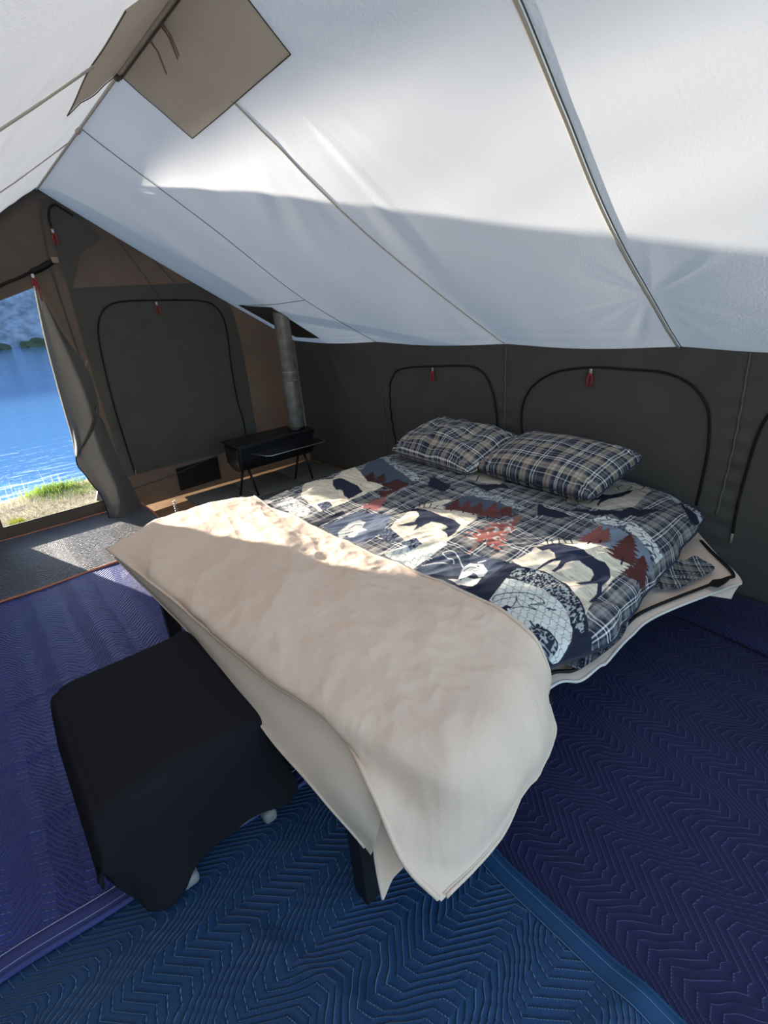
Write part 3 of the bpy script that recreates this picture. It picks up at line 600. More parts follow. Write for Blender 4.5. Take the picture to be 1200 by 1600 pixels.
def pseg(name, z0, z1, r0, r1, x=0.60, y=-0.46):
    n = 14; V = []; F = []; sg = 32
    for z, r in ((z0, r0), (z0 + 0.004, r0 + 0.002), (z1 - 0.004, r1 + 0.0), (z1, r1)):
        for k in range(sg): V.append((x + r * math.cos(2 * math.pi * k / sg), y + r * math.sin(2 * math.pi * k / sg), z))
    for i in range(3):
        for k in range(sg): F.append((i * sg + k, i * sg + (k + 1) % sg, (i + 1) * sg + (k + 1) % sg, (i + 1) * sg + k))
    F.append(tuple(range(sg))[::-1]); F.append(tuple(3 * sg + k for k in range(sg)))
    return mesh_obj(name, V, F, M_PIPE, pipe, True)
pseg('pipe_section', 0.515, 0.98, 0.070, 0.070); pseg('pipe_section', 0.97, 1.06, 0.0735, 0.0735); pseg('pipe_section', 1.05, 2.35, 0.070, 0.068)
pseg('pipe_crimp', 1.045, 1.055, 0.0765, 0.0765); pseg('pipe_crimp', 0.972, 0.980, 0.0755, 0.0755)
for k in range(3): box('rivet', (0.666, -0.47 + 0.012 * k, 1.02), (0.675, -0.465 + 0.012 * k, 1.025), M_STOVE, pipe)
M_SMOKE = M_STOVE

# ------------------------------------------------------------------ bed
bed = empty('metal_bed', (3.28, -1.4, 0.0), 'black metal bed frame standing under the mattress', 'bed')
for x in (2.50, 4.045):
    box('side_rail', (x - 0.02, -2.40, 0.32), (x + 0.02, -0.32, 0.365), M_FRAME, bed, 0.003)
for y in (-2.37, -1.4, -0.34):
    box('cross_rail', (2.5, y - 0.02, 0.315), (4.045, y + 0.02, 0.36), M_FRAME, bed, 0.003)
for x in (2.50, 4.045):
    for y in (-2.39, -0.34):
        lg = box('leg', (x - 0.029, y - 0.029, 0.028), (x + 0.029, y + 0.029, 0.355 if y < -2 else 0.33), M_FRAME, bed, 0.004)
        if x < 3 and y < -2:
            tube('bolt', [(x + 0.0 + 0.029, y + 0.0, 0.29), (x + 0.034, y, 0.29)], 0.006, M_WIRE, lg, 8)
            tube('bolt', [(x, y - 0.029, 0.29), (x, y - 0.034, 0.29)], 0.006, M_WIRE, lg, 8)
box('slat_deck', (2.45, -2.38, 0.360), (4.09, -0.30, 0.372), M_FRAME, bed)
mt = tag(box('mattress', (2.24, -2.36, 0.390), (4.02, -0.16, 0.50), M_MATT, None, 0.04, 4), 'white mattress hidden under the bedding', 'mattress')

# bottom canvas of the bedroll with its black zipper
outer = [(4.344,-0.502,0.360), (4.328,-0.596,0.360), (4.205,-1.018,0.360), (4.195,-1.195,0.360), (4.203,-1.382,0.360), (4.198,-1.430,0.360), (4.188,-1.536,0.360), (4.140,-1.619,0.360)]
outer = [(4.04, -0.16, 0.375), (4.20, -0.34, 0.368)] + outer + [(4.13, -1.9, 0.36), (4.10, -2.3, 0.36)]
oo = catmull(np.array(outer), 120); oo[:, 2] -= 0.006 * np.sin(np.arange(120) * 0.16) ** 2
G = []
for p in oo:
    G.append([(3.6, p[1], 0.3865), (3.95, p[1], 0.3865), (3.95 + (p[0] - 3.95) * 0.5, p[1], 0.382), (p[0] - 0.01, p[1], p[2] + 0.006), (p[0], p[1], p[2])])
G = np.array([catmull(np.array(g), 24) for g in G])
G[..., 2] += 0.004 * fbm(G[..., 0] * 8, G[..., 1] * 8, 71, 2)
sheet = thick_grid('canvas_bedroll', G, M_BEIGE, 0.003); tag(sheet, 'beige canvas bedroll base sticking out under the right side of the mattress', 'bedroll')
zp = oo.copy(); zp[:, 0] -= 0.030; zp[:, 2] = 0.384 - 0.004
tube('zipper', zp[6:], 0.0075, M_BLACK, sheet, 6)
tube('hem', oo, 0.006, mat('pale canvas edge', (0.66, 0.62, 0.56), 0.9), sheet, 6)
tagp = [(4.279,-0.696,0.372), (4.279,-0.640,0.372), (4.326,-0.575,0.372), (4.325,-0.625,0.372), (4.315,-0.683,0.372)]
mesh_obj('zipper_garage', np.array([(p[0], p[1], 0.396) for p in tagp] + [(p[0], p[1], 0.390) for p in tagp]), [(0, 1, 2, 3, 4), (9, 8, 7, 6, 5)] + [(k, k + 5, (k + 1) % 5 + 5, (k + 1) % 5) for k in range(5)], M_BLACK, sheet)
cf = net([[(4.343,-0.500,0.365), (4.355,-0.506,0.360)], [(4.335,-0.553,0.350), (4.352,-0.575,0.335)], [(4.285,-0.694,0.345), (4.353,-0.607,0.315)]], 10, 8)
thick_grid('lower_corner', cf, M_BEIGE2, 0.003, sheet)

# plaid sheet tail and prints -------------------------------------------------
C_NAVY = np.array([0.018, 0.024, 0.044]); C_TAN = np.array([0.34, 0.30, 0.255]); C_WHT = np.array([0.85, 0.84, 0.80]); C_GRY = np.array([0.11, 0.12, 0.13])
def plaid_profile(u, P, offs):
    p = ((u + offs) / P) % 1.0; c = np.empty(u.shape + (3,)); c[:] = C_NAVY
    def band(a_, b_, col): 
        m_ = (p >= a_) & (p < b_); c[m_] = col
    band(0.05, 0.30, C_TAN); band(0.15, 0.20, C_TAN * 0.6); band(0.30, 0.38, C_GRY); band(0.50, 0.535, C_WHT); band(0.60, 0.635, C_WHT); band(0.70, 0.80, C_GRY); band(0.88, 0.90, C_WHT * 0.7)
    return c
def plaid(u, v, P=0.135, ou=0.0, ov=0.0, dark=1.0):
    a_ = plaid_profile(u, P, ou); b_ = plaid_profile(v, P, ov)
    return (0.5 * a_ + 0.5 * b_) * dark
# ---- printed comforter
def fill(I, X, Y, poly, col):
    poly = np.array(poly, float)[:, :2]; x0, y0 = poly.min(0); x1, y1 = poly.max(0)
    bb = (X >= x0) & (X <= x1) & (Y >= y0) & (Y <= y1); ii = np.nonzero(bb)
    if len(ii[0]) == 0: return
    px_, py_ = X[ii], Y[ii]; ins = np.zeros(px_.shape, bool); n = len(poly)
    for i in range(n):
        xa, ya = poly[i]; xb, yb = poly[(i + 1) % n]
        if ya == yb: continue
        c = ((ya > py_) != (yb > py_)) & (px_ < (xb - xa) * (py_ - ya) / (yb - ya) + xa); ins ^= c
    sel = (ii[0][ins], ii[1][ins])
    if callable(col): I[sel] = col(X[sel], Y[sel], I[sel])
    else: I[sel] = col
def stroke(I, X, Y, pts, w, col, smooth=True):
    pts = np.array(pts, float)[:, :2]
    if smooth and len(pts) > 2: pts = catmull(pts, len(pts) * 6)
    ws = np.broadcast_to(w, (len(pts),))
    for (a_, b_, r) in zip(pts[:-1], pts[1:], ws):
        lo_ = np.minimum(a_, b_) - r; hi_ = np.maximum(a_, b_) + r
        ii = np.nonzero((X >= lo_[0]) & (X <= hi_[0]) & (Y >= lo_[1]) & (Y <= hi_[1]))
        if len(ii[0]) == 0: continue
        p = np.stack([X[ii], Y[ii]], -1); d = b_ - a_; t = np.clip(((p - a_) @ d) / (d @ d + 1e-12), 0, 1); dist = np.linalg.norm(p - a_ - t[:, None] * d, axis=1)
        s_ = dist < r / 2; I[ii[0][s_], ii[1][s_]] = col
NTF, NSF = 640, 780
CP, CU = comforter_surface(NTF, NSF)
# paint at double resolution in cloth coordinates, then average down
CU2 = np.repeat(np.repeat(CU, 2, 0), 2, 1)
du = np.gradient(CU[..., 0], axis=1).mean() / 4; dv = np.gradient(CU[..., 1], axis=0).mean() / 4
CU2[0::2, :, 1] -= dv; CU2[1::2, :, 1] += dv; CU2[:, 0::2, 0] -= du; CU2[:, 1::2, 0] += du
X, Y = CU2[..., 0], CU2[..., 1]
C_TAN = np.array([0.30, 0.28, 0.26]); C_WHT = np.array([0.95, 0.93, 0.88])
I = plaid(X, Y, 0.15, 0.03, 0.02, 1.0)
C_TAN = np.array([0.34, 0.30, 0.255])
K = np.array([0.012, 0.016, 0.034]); CREAM = np.array([0.76, 0.67, 0.52]); CREAM2 = np.array([0.52, 0.46, 0.37]); WHT = np.array([0.72, 0.71, 0.66]); BLUE = np.array([0.075, 0.095, 0.13]); RUST = np.array([0.20, 0.055, 0.05]); PALE = np.array([0.42, 0.45, 0.44]); SLATE = np.array([0.045, 0.055, 0.08]); LBLUE = np.array([0.17, 0.215, 0.27])
def wood(c):                              # streaky sky behind the animals
    def f(x, y, o):
        n_ = vnoise(x * 6, y * 70 + 3 * vnoise(x * 5, y * 5, 2), 5); return c * (1 + 0.35 * n_)[:, None] * np.where(np.abs(n_) < 0.02, 0.6, 1.0)[:, None]
    return f
def lace(a_, b_, sc_=60):
    def f(x, y, o):
        n_ = np.abs(vnoise(x * sc_, y * sc_, 3)); return np.where((n_ < 0.09)[:, None], b_, a_)
    return f
def hatch(a_, b_, sx_=280, sy_=110):
    def f(x, y, o):
        n_ = vnoise(x * sx_, y * sy_, 7); return np.where((n_ > 0.05)[:, None], b_, a_)
    return f
def netp(x, y, o):                        # fishing-net mesh on pale ground
    u = x / 0.028; v = y / 0.034; r = np.floor(v); uu = (u + 0.5 * (r % 2)) % 1.0; vv = v % 1.0
    l = (np.abs(uu - 0.5 + 0.18 * np.sin(vv * 6.28)) < 0.035) | (vv < 0.045); return np.where(l[:, None], K * 1.5, np.array([0.70, 0.71, 0.65]))
def patch(pts, col): fill(I, X, Y, pts, col)
def line(pts, w, col): stroke(I, X, Y, pts, w, col)
# --- front row: trout in net, brush border, elk panel
patch([(3.951,1.201), (3.820,1.364), (3.684,1.419), (3.681,1.629), (3.546,1.677), (3.801,1.723), (4.005,1.755), (4.230,1.683), (4.277,1.572), (4.215,1.457), (4.105,1.337)], K * 1.2)
patch([(3.867,1.467), (3.900,1.609), (4.034,1.651), (4.171,1.665), (4.226,1.642), (4.206,1.553), (4.187,1.513), (4.124,1.455), (4.039,1.418), (3.951,1.420)], netp)
patch([(3.860,1.446), (3.855,1.390), (3.908,1.337), (3.997,1.316), (4.099,1.350), (4.175,1.429), (4.216,1.476), (4.212,1.513), (4.171,1.487), (4.101,1.441), (4.006,1.419)], hatch(K, PALE))
patch([(4.216,1.476), (4.213,1.544), (4.240,1.644), (4.271,1.582), (4.293,1.498)], K)
line([(3.910,1.604), (3.903,1.572), (3.937,1.521), (3.989,1.475), (4.045,1.477), (4.047,1.498), (4.021,1.520)], 0.004, K)
line([(3.988,1.591), (4.016,1.553), (4.051,1.533), (4.019,1.534), (4.049,1.478)], 0.004, K)
line([(3.921,1.614), (3.933,1.573), (3.964,1.535), (3.984,1.586), (3.976,1.626)], 0.003, K)
line([(3.955,1.521), (3.987,1.551), (4.016,1.561)], 0.003, K); line([(4.000,1.498), (4.010,1.493)], 0.006, K)
patch([(3.959,1.619), (3.961,1.592), (3.984,1.586), (3.994,1.628)], hatch(K, WHT, 120, 120))
line([(4.071,1.496), (4.085,1.489), (4.096,1.480)], 0.006, K); line([(4.083,1.505), (4.077,1.485)], 0.003, K)
patch([(4.084,1.626), (4.093,1.587), (4.131,1.581), (4.176,1.599), (4.188,1.609), (4.196,1.652), (4.178,1.676), (4.141,1.673)], lace(K * 1.5, PALE, 90))
line([(4.068,1.596), (4.097,1.608), (4.132,1.586), (4.177,1.601), (4.188,1.617)], 0.006, K)
patch([(3.805,1.113), (3.833,1.252), (3.812,1.352), (3.865,1.362), (3.939,1.318), (4.036,1.311), (4.117,1.359), (4.182,1.427), (4.172,1.394), (4.145,1.258), (4.138,1.057), (4.140,0.997), (4.094,0.969), (4.027,0.988), (3.904,0.996)], wood(CREAM))
patch([(3.969,1.011), (3.934,0.893), (3.919,0.809), (4.000,0.792), (4.080,0.808), (4.145,0.842), (4.201,0.899), (4.213,0.988), (4.157,0.994), (4.091,0.963), (4.027,0.988)], LBLUE)
patch([(3.882,0.959), (3.911,0.793), (4.016,0.795), (4.039,0.811), (4.022,0.979), (3.904,0.996)], LBLUE * 1.2)
def tree(ends, width, col, tiers=7):
    b_, t_ = np.array(ends[0][:2], float), np.array(ends[1][:2], float); d = t_ - b_; n_ = np.array([-d[1], d[0]]); n_ /= np.linalg.norm(n_) + 1e-9; L_ = []; R_ = []
    for k in range(tiers):
        f = k / tiers; w_ = width / 2 * (1 - f) * (0.85 + 0.3 * random.random())
        L_ += [b_ + d * (f + 0.02) + n_ * w_, b_ + d * (f + 0.75 / tiers) + n_ * w_ * 0.45]; R_ += [b_ + d * (f + 0.02) - n_ * w_ * (0.8 + 0.4 * random.random()), b_ + d * (f + 0.75 / tiers) - n_ * w_ * 0.45]
    fill(I, X, Y, [tuple(p) for p in L_ + [t_] + R_[::-1]], col); stroke(I, X, Y, [b_ - d * 0.08, b_ + d * 0.1], 0.008, K)
tree([(3.951,1.002), (3.909,0.818)], 0.15, np.array([0.30, 0.10, 0.085])); tree([(3.980,0.961), (3.939,0.806)], 0.10, np.array([0.24, 0.08, 0.07]))
tree([(4.105,1.002), (4.029,0.787)], 0.19, RUST * 0.5, 9)
tree([(4.207,1.043), (4.138,0.879)], 0.19, RUST * 0.42, 9)
patch([(3.840,0.807), (3.871,0.722), (3.973,0.677), (4.063,0.709), (4.142,0.745), (4.187,0.750), (4.193,0.847), (4.162,0.837), (4.094,0.807), (4.022,0.778), (3.921,0.784)], lace(WHT, SLATE * 2, 55))
# elk grazing (big, walking left)
ELK = [(3.825,1.210), (3.829,1.151), (3.838,1.106), (3.875,1.076), (3.929,1.066), (3.982,1.085), (4.028,1.088), (4.062,1.066), (4.099,1.090), (4.129,1.144), (4.131,1.178), (4.128,1.202), (4.144,1.233), (4.151,1.255), (4.163,1.353), (4.148,1.345), (4.137,1.258), (4.112,1.208), (4.097,1.227), (4.076,1.273), (4.053,1.280), (4.067,1.246), (4.084,1.218), (4.075,1.175), (4.055,1.157), (4.028,1.160), (3.997,1.160), (3.979,1.187), (3.970,1.214), (3.975,1.253), (3.970,1.293), (3.959,1.295), (3.958,1.250), (3.946,1.212), (3.929,1.232), (3.927,1.279), (3.922,1.315), (3.910,1.352), (3.915,1.305), (3.913,1.253), (3.924,1.215), (3.902,1.190), (3.869,1.176), (3.865,1.218)]
patch(ELK, K * 1.6)
for q in ([(3.831,1.125), (3.806,1.091)], [(3.842,1.103), (3.817,1.078)], [(3.862,1.084), (3.835,1.047)], [(3.880,1.058), (3.852,1.038)], [(3.902,1.044), (3.879,1.022)], [(3.829,1.151), (3.872,1.070), (3.914,1.029)]): line(q, 0.006, K)
# --- dark centre panel with jumping bass and fishing line
patch([(3.563,1.483), (3.675,1.409), (3.802,1.381), (3.825,1.492), (3.832,1.615), (3.551,1.664)], SLATE * 1.5)
patch([(3.809,1.511), (3.828,1.395), (3.858,1.415), (3.901,1.607), (3.823,1.623), (3.596,1.653), (3.686,1.598)], K)
line([(3.557,1.613), (3.586,1.567), (3.646,1.535), (3.636,1.511), (3.568,1.501), (3.571,1.473), (3.604,1.461), (3.668,1.500), (3.704,1.526)], 0.005, WHT)
patch([(3.705,1.535), (3.690,1.467), (3.744,1.451), (3.788,1.477), (3.796,1.511), (3.787,1.531), (3.751,1.519), (3.754,1.568), (3.739,1.596)], WHT)
patch([(3.743,1.616), (3.757,1.565), (3.783,1.549), (3.796,1.526), (3.809,1.569), (3.809,1.595), (3.771,1.610)], WHT * 0.9)
line([(3.714,1.443), (3.730,1.422)], 0.008, WHT)
line([(3.714,1.537), (3.716,1.501), (3.734,1.484)], 0.004, K); line([(3.743,1.510), (3.754,1.484)], 0.004, K); line([(3.731,1.471), (3.738,1.471)], 0.006, K); patch([(3.702,1.615), (3.745,1.595), (3.778,1.589), (3.761,1.621)], WHT * 0.6); patch([(3.642,1.530), (3.685,1.513), (3.655,1.564), (3.601,1.583)], SLATE)
# --- middle row: standing elk on cream panel, net block, tartan
patch([(3.217,1.489), (3.121,1.229), (3.186,1.056), (3.362,1.034), (3.472,1.165), (3.513,1.409), (3.470,1.547)], wood(CREAM))
patch([(3.448,1.564), (3.491,1.427), (3.528,1.426), (3.546,1.602), (3.544,1.656), (3.477,1.685)], netp); patch([(3.368,1.660), (3.395,1.533), (3.520,1.557), (3.534,1.654), (3.393,1.664)], netp)
patch([(3.190,1.548), (3.217,1.489), (3.304,1.508), (3.319,1.581), (3.269,1.577)], hatch(K, SLATE * 3)); patch([(3.360,1.547), (3.368,1.475), (3.444,1.500), (3.435,1.563)], hatch(K, SLATE * 3))
patch([(3.118,1.272), (3.142,1.241), (3.221,1.244), (3.330,1.257), (3.395,1.238), (3.459,1.264), (3.493,1.338), (3.495,1.390), (3.472,1.373), (3.420,1.353), (3.427,1.317), (3.376,1.306), (3.333,1.326), (3.325,1.383), (3.321,1.442), (3.299,1.391), (3.278,1.422), (3.229,1.459), (3.273,1.382), (3.249,1.329), (3.192,1.288)], K * 1.5)
for q in ([(3.134,1.219), (3.104,1.184)], [(3.168,1.219), (3.122,1.165)], [(3.205,1.219), (3.160,1.155)], [(3.232,1.210), (3.201,1.150)], [(3.142,1.241), (3.264,1.187)]): line(q, 0.006, K)
# rust tree on tartan
tree([(3.640,1.337), (3.594,0.980)], 0.21, lambda x, y, o: np.where((vnoise(x * 75, y * 75, 4) > 0.17)[:, None], WHT * 0.8, np.array([0.33, 0.11, 0.09])), 9)
line([(3.619,1.328), (3.643,1.432)], 0.005, np.array([0.36, 0.12, 0.10]))
# mountain panel with rust trees
patch([(3.217,1.138), (3.212,0.984), (3.331,0.919), (3.561,0.950), (3.545,1.041), (3.535,1.125), (3.418,1.101), (3.312,1.169)], BLUE)
tree([(3.424,1.132), (3.356,0.991)], 0.15, RUST * 0.6); tree([(3.496,1.114), (3.412,0.943)], 0.16, RUST * 0.8); tree([(3.530,1.045), (3.475,0.911)], 0.13, RUST * 0.55)
tree([(3.312,1.169), (3.222,1.021)], 0.15, RUST * 0.5); tree([(3.374,1.149), (3.288,1.006)], 0.12, RUST * 0.7)
patch([(3.190,0.939), (3.185,0.850), (3.405,0.855), (3.546,0.888), (3.549,0.934), (3.401,0.929), (3.292,0.949)], lace(PALE, K * 2, 55))
# bear walking on dark strip
patch([(2.967,0.989), (2.886,0.887), (2.890,0.849), (2.961,0.868), (3.059,0.893), (3.099,0.962), (3.085,0.998)], K); patch([(3.085,0.788), (3.209,0.770), (3.283,0.697), (3.356,0.736), (3.291,0.762), (3.274,0.839), (3.187,0.825)], K)
patch([(3.582,0.833), (3.576,0.814), (3.634,0.830), (3.735,0.824), (3.769,0.842), (3.728,0.894), (3.666,0.904), (3.647,0.929)], K)
patch([(3.791,0.752), (3.830,0.677), (3.895,0.604), (3.896,0.518), (3.940,0.509), (3.986,0.430), (4.009,0.429), (3.987,0.544), (3.981,0.599), (3.941,0.613), (3.934,0.679), (3.880,0.680), (3.842,0.755)], K)
patch([(3.733,0.739), (3.808,0.724), (3.797,0.761), (3.729,0.787)], K * 1.3)
# galloping elk panel beside the right pillow
patch([(3.642,0.702), (3.664,0.609), (3.718,0.432), (3.662,0.181), (3.726,0.125), (3.846,0.171), (3.895,0.425), (3.906,0.504), (3.850,0.654), (3.791,0.694)], wood(CREAM2))
patch([(3.726,0.496), (3.765,0.458), (3.776,0.374), (3.780,0.298), (3.793,0.266), (3.806,0.331), (3.814,0.441), (3.787,0.533), (3.783,0.601), (3.802,0.661), (3.778,0.622), (3.761,0.561), (3.747,0.598), (3.753,0.676), (3.735,0.587)], K)
for q in ([(3.753,0.341), (3.728,0.313), (3.712,0.229)], [(3.737,0.297), (3.771,0.293), (3.757,0.207)], [(3.792,0.251), (3.808,0.202), (3.787,0.117)], [(3.811,0.230), (3.855,0.252)], [(3.666,0.590), (3.666,0.625), (3.716,0.688)], [(3.635,0.657), (3.658,0.705)]): line(q, 0.006, K)
patch([(2.991,0.737), (2.968,0.596), (3.070,0.600), (3.230,0.627), (3.259,0.722), (3.126,0.753)], wood(CREAM2))
for q in ([(2.964,0.752), (2.947,0.710), (2.953,0.672)], [(3.025,0.736), (2.972,0.682)], [(3.124,0.756), (3.075,0.676), (3.079,0.646)]): line(q, 0.007, K)
# pale lace strips
patch([(2.354,0.843), (2.053,0.577), (2.587,0.832), (2.844,0.909), (2.883,0.973), (2.823,0.994), (2.624,0.945)], lace(PALE, K * 2, 55))
patch([(3.772,0.067), (3.835,0.066), (3.991,0.134), (4.167,0.280), (4.207,0.290), (4.196,0.328), (4.068,0.270), (3.898,0.156)], lace(PALE, K * 2, 45))
patch([(4.006,0.203), (4.196,0.328), (4.188,0.392), (4.160,0.398)], K)
# left part: dark mountains, howling shape, pale block
patch([(2.457,1.094), (2.028,0.630), (2.807,0.979), (2.887,1.003), (2.774,1.149), (2.656,1.149)], SLATE * 1.6); tree([(2.634,1.171), (2.476,0.990)], 0.15, RUST * 0.25); tree([(2.730,1.161), (2.564,0.974)], 0.13, RUST * 0.3)
patch([(2.760,1.162), (2.758,1.035), (2.868,1.036), (2.902,1.166)], RUST * 0.3)
patch([(2.117,1.290), (2.402,1.251), (2.024,0.843), (2.638,1.160), (2.789,1.162), (2.791,1.283), (2.786,1.436), (2.774,1.595), (2.456,1.520)], wood(CREAM))
patch([(2.429,1.269), (2.444,1.231), (2.532,1.224), (2.665,1.253), (2.754,1.290), (2.765,1.353), (2.774,1.404), (2.711,1.389), (2.640,1.350), (2.586,1.358), (2.495,1.317)], K * 1.2)
patch([(2.678,1.551), (2.663,1.480), (2.766,1.507), (2.781,1.580)], hatch(K, SLATE * 3)); patch([(2.383,1.651), (2.396,1.552), (2.580,1.578), (2.692,1.604), (2.749,1.670), (2.668,1.692)], lace(WHT * 0.9, PALE * 0.6, 70))
patch([(2.088,1.511), (2.236,1.477), (2.297,1.422), (2.089,1.469), (2.086,1.536)], hatch(K, PALE, 60, 60))
patch([(2.905,1.668), (2.932,1.462), (3.098,1.366), (3.207,1.522), (3.198,1.671), (3.006,1.682)], SLATE * 2.2)
patch([(3.005,1.651), (2.983,1.565), (3.005,1.512), (3.045,1.504), (3.063,1.544), (3.125,1.559), (3.091,1.590), (3.129,1.648), (3.059,1.637), (3.078,1.694)], WHT * 0.85); line([(3.017,1.593), (3.018,1.552), (3.046,1.533)], 0.005, K); line([(3.043,1.633), (3.054,1.594)], 0.005, K); patch([(2.842,1.710), (2.854,1.508), (2.894,1.517), (2.890,1.715)], K)
tree([(2.948,1.411), (2.886,1.219)], 0.16, np.array([0.36, 0.13, 0.12])); tree([(2.841,1.246), (2.895,1.150)], 0.10, RUST * 0.4)
I = I.reshape(NTF, 2, NSF, 2, 3).mean((1, 3))
M_COMF = attr_mat('printed cotton comforter', 0.85, 0.3)
comf = thick_grid  # (single sheet with a stitched rim, below)
comforter = grid_obj('comforter', CP, M_COMF, None, col=I); tag(comforter, 'wildlife patchwork and plaid comforter spread over the bed', 'comforter')
tube('piping', CP[::6, -1] - np.array([0.002, 0, 0.002]), 0.006, mat('navy piping', (0.03, 0.035, 0.055), 0.8), comforter, 6)
tube('piping', CP[0, ::6], 0.006, bpy.data.materials['navy piping'], comforter, 6)
# comforter underside gathers on the right
# sheet tails under it
M_PLAID = attr_mat('plaid cotton sheet', 0.9, 0.3)
sr = [[[(4.026,-0.583,0.460)][0], [(4.097,-0.596,0.430)][0], [(4.132,-0.581,0.410)][0], [(4.152,-0.497,0.410)][0], [(4.184,-0.510,0.410)][0]],
      [[(4.050,-0.761,0.440)][0], [(4.100,-0.744,0.420)][0], [(4.137,-0.664,0.400)][0], [(4.178,-0.582,0.398)][0], [(4.252,-0.536,0.397)][0]],
      [[(4.071,-0.928,0.440)][0], [(4.116,-0.899,0.405)][0], [(4.165,-0.859,0.398)][0], [(4.210,-0.801,0.397)][0], [(4.234,-0.680,0.397)][0]]]
S_ = net(sr, 60, 80); S_[..., 2] += 0.004 * fbm(S_[..., 0] * 14, S_[..., 1] * 14, 81, 2)
u_ = S_[..., 0] * 0.8 + S_[..., 1] * 0.55; v_ = -S_[..., 0] * 0.55 + S_[..., 1] * 0.8
shx = tag(grid_obj('bed_sheet', S_, M_PLAID, None, col=plaid(u_, v_, 0.12, 0.02, 0.05, 0.8)), 'dark plaid bed sheet hanging out under the comforter', 'sheet')
sr = [[[(4.101,-1.015,0.430)][0], [(4.130,-1.205,0.430)][0], [(4.123,-1.333,0.420)][0], [(4.125,-1.467,0.410)][0], [(4.124,-1.547,0.400)][0]],
      [[(4.120,-1.052,0.410)][0], [(4.150,-1.165,0.405)][0], [(4.161,-1.285,0.400)][0], [(4.158,-1.417,0.400)][0], [(4.153,-1.542,0.395)][0]],
      [[(4.148,-1.111,0.397)][0], [(4.176,-1.181,0.396)][0], [(4.198,-1.294,0.395)][0], [(4.193,-1.423,0.395)][0], [(4.180,-1.539,0.393)][0]]]
S_ = net(sr, 50, 90); S_[..., 2] += 0.004 * fbm(S_[..., 0] * 14, S_[..., 1] * 14, 83, 2)
o_ = grid_obj('sheet_tail', S_, M_PLAID, shx, col=plaid(S_[..., 0] * 0.9 + S_[..., 1] * 0.4, -S_[..., 0] * 0.4 + S_[..., 1] * 0.9, 0.12, 0.02, 0.0, 0.8))

# ---- pillows
def pillow(label, cx, cy, cz, w, d, h, rz, tx, seed, lump, ou, ov):
    n = 150; u = np.linspace(-1, 1, n); Uu, Vv = np.meshgrid(u, u, indexing='ij')
    # corner ears: edges bow inward between the corners
    ck = 1 - 0.05 * (np.abs(Uu) * np.abs(Vv)) ** 5; bx = ck * Uu * (1 - 0.03 * (1 - np.abs(Vv) ** 2.2) * np.abs(Uu) ** 3); by = ck * Vv * (1 - 0.05 * (1 - np.abs(Uu) ** 2.2) * np.abs(Vv) ** 3)
    t = ((1 - np.abs(Uu) ** 2.6).clip(0) ** 0.48) * ((1 - np.abs(Vv) ** 2.6).clip(0) ** 0.46)
    parts = []
    for s_ in (1, -1):
        z = s_ * h / 2 * t * (1.0 if s_ > 0 else 0.7)
        z = z + lump * fbm(Uu * 2.2 + 3, Vv * 2.0, seed, 2) * t * (1 if s_ > 0 else 0.3) + 0.006 * ridge_n(Uu * 4, Vv * 4, seed + 3, 2) * t * (s_ > 0)
        # gathers into the corners
        rr = np.hypot(np.abs(Uu) - 1, np.abs(Vv) - 1); aa = np.arctan2(1 - np.abs(Vv), 1 - np.abs(Uu) + 1e-6)
        z = z + 0.006 * np.sin(aa * 14) * np.exp(-((rr - 0.3) / 0.2) ** 2) * s_
        parts.append(np.stack([bx * w / 2, by * d / 2, z], -1))
    P_ = parts[0]; c_, s2 = math.cos(tx), math.sin(tx); R1 = np.array([[1, 0, 0], [0, c_, -s2], [0, s2, c_]]); c_, s2 = math.cos(rz), math.sin(rz); R2 = np.array([[c_, -s2, 0], [s2, c_, 0], [0, 0, 1]])
    global C_TAN
    keep = C_TAN; C_TAN = np.array([0.46, 0.38, 0.30])
    col = plaid(Uu * w / 2, Vv * d / 2, 0.15, ou, ov, 1.0); C_TAN = keep
    V = np.concatenate([p.reshape(-1, 3) for p in parts]) @ R1.T @ R2.T + np.array([cx, cy, cz])
    F = np.concatenate([grid_faces(n, n), grid_faces(n, n, True) + n * n])
    idx = np.arange(n * n).reshape(n, n); loop = np.concatenate([idx[0, :], idx[1:, -1], idx[-1, -2::-1], idx[-2:0:-1, 0]]); l2 = np.roll(loop, -1)
    F = np.concatenate([F, np.stack([l2, loop, loop + n * n, l2 + n * n], -1)])
    o = mesh_obj('pillow', V, F, M_PLAID, None, True, col=np.concatenate([col.reshape(-1, 3)] * 2))
    tag(o, label, 'pillow', 'plaid pillows at the head of the bed')
    tube('piping', V[loop[::4]], 0.004, bpy.data.materials['navy piping'], o, 5)
    return o
pillow('plaid pillow at the left, crumpled with raised middle', 2.66, -0.50, 0.70, 0.76, 0.50, 0.23, math.radians(-4), math.radians(14), 3, 0.07, 0.02, 0.03)
pillow('plump smooth plaid pillow at the right, over the left one', 3.38, -0.46, 0.70, 0.78, 0.50, 0.22, math.radians(-3), math.radians(12), 9, 0.015, 0.06, 0.05)

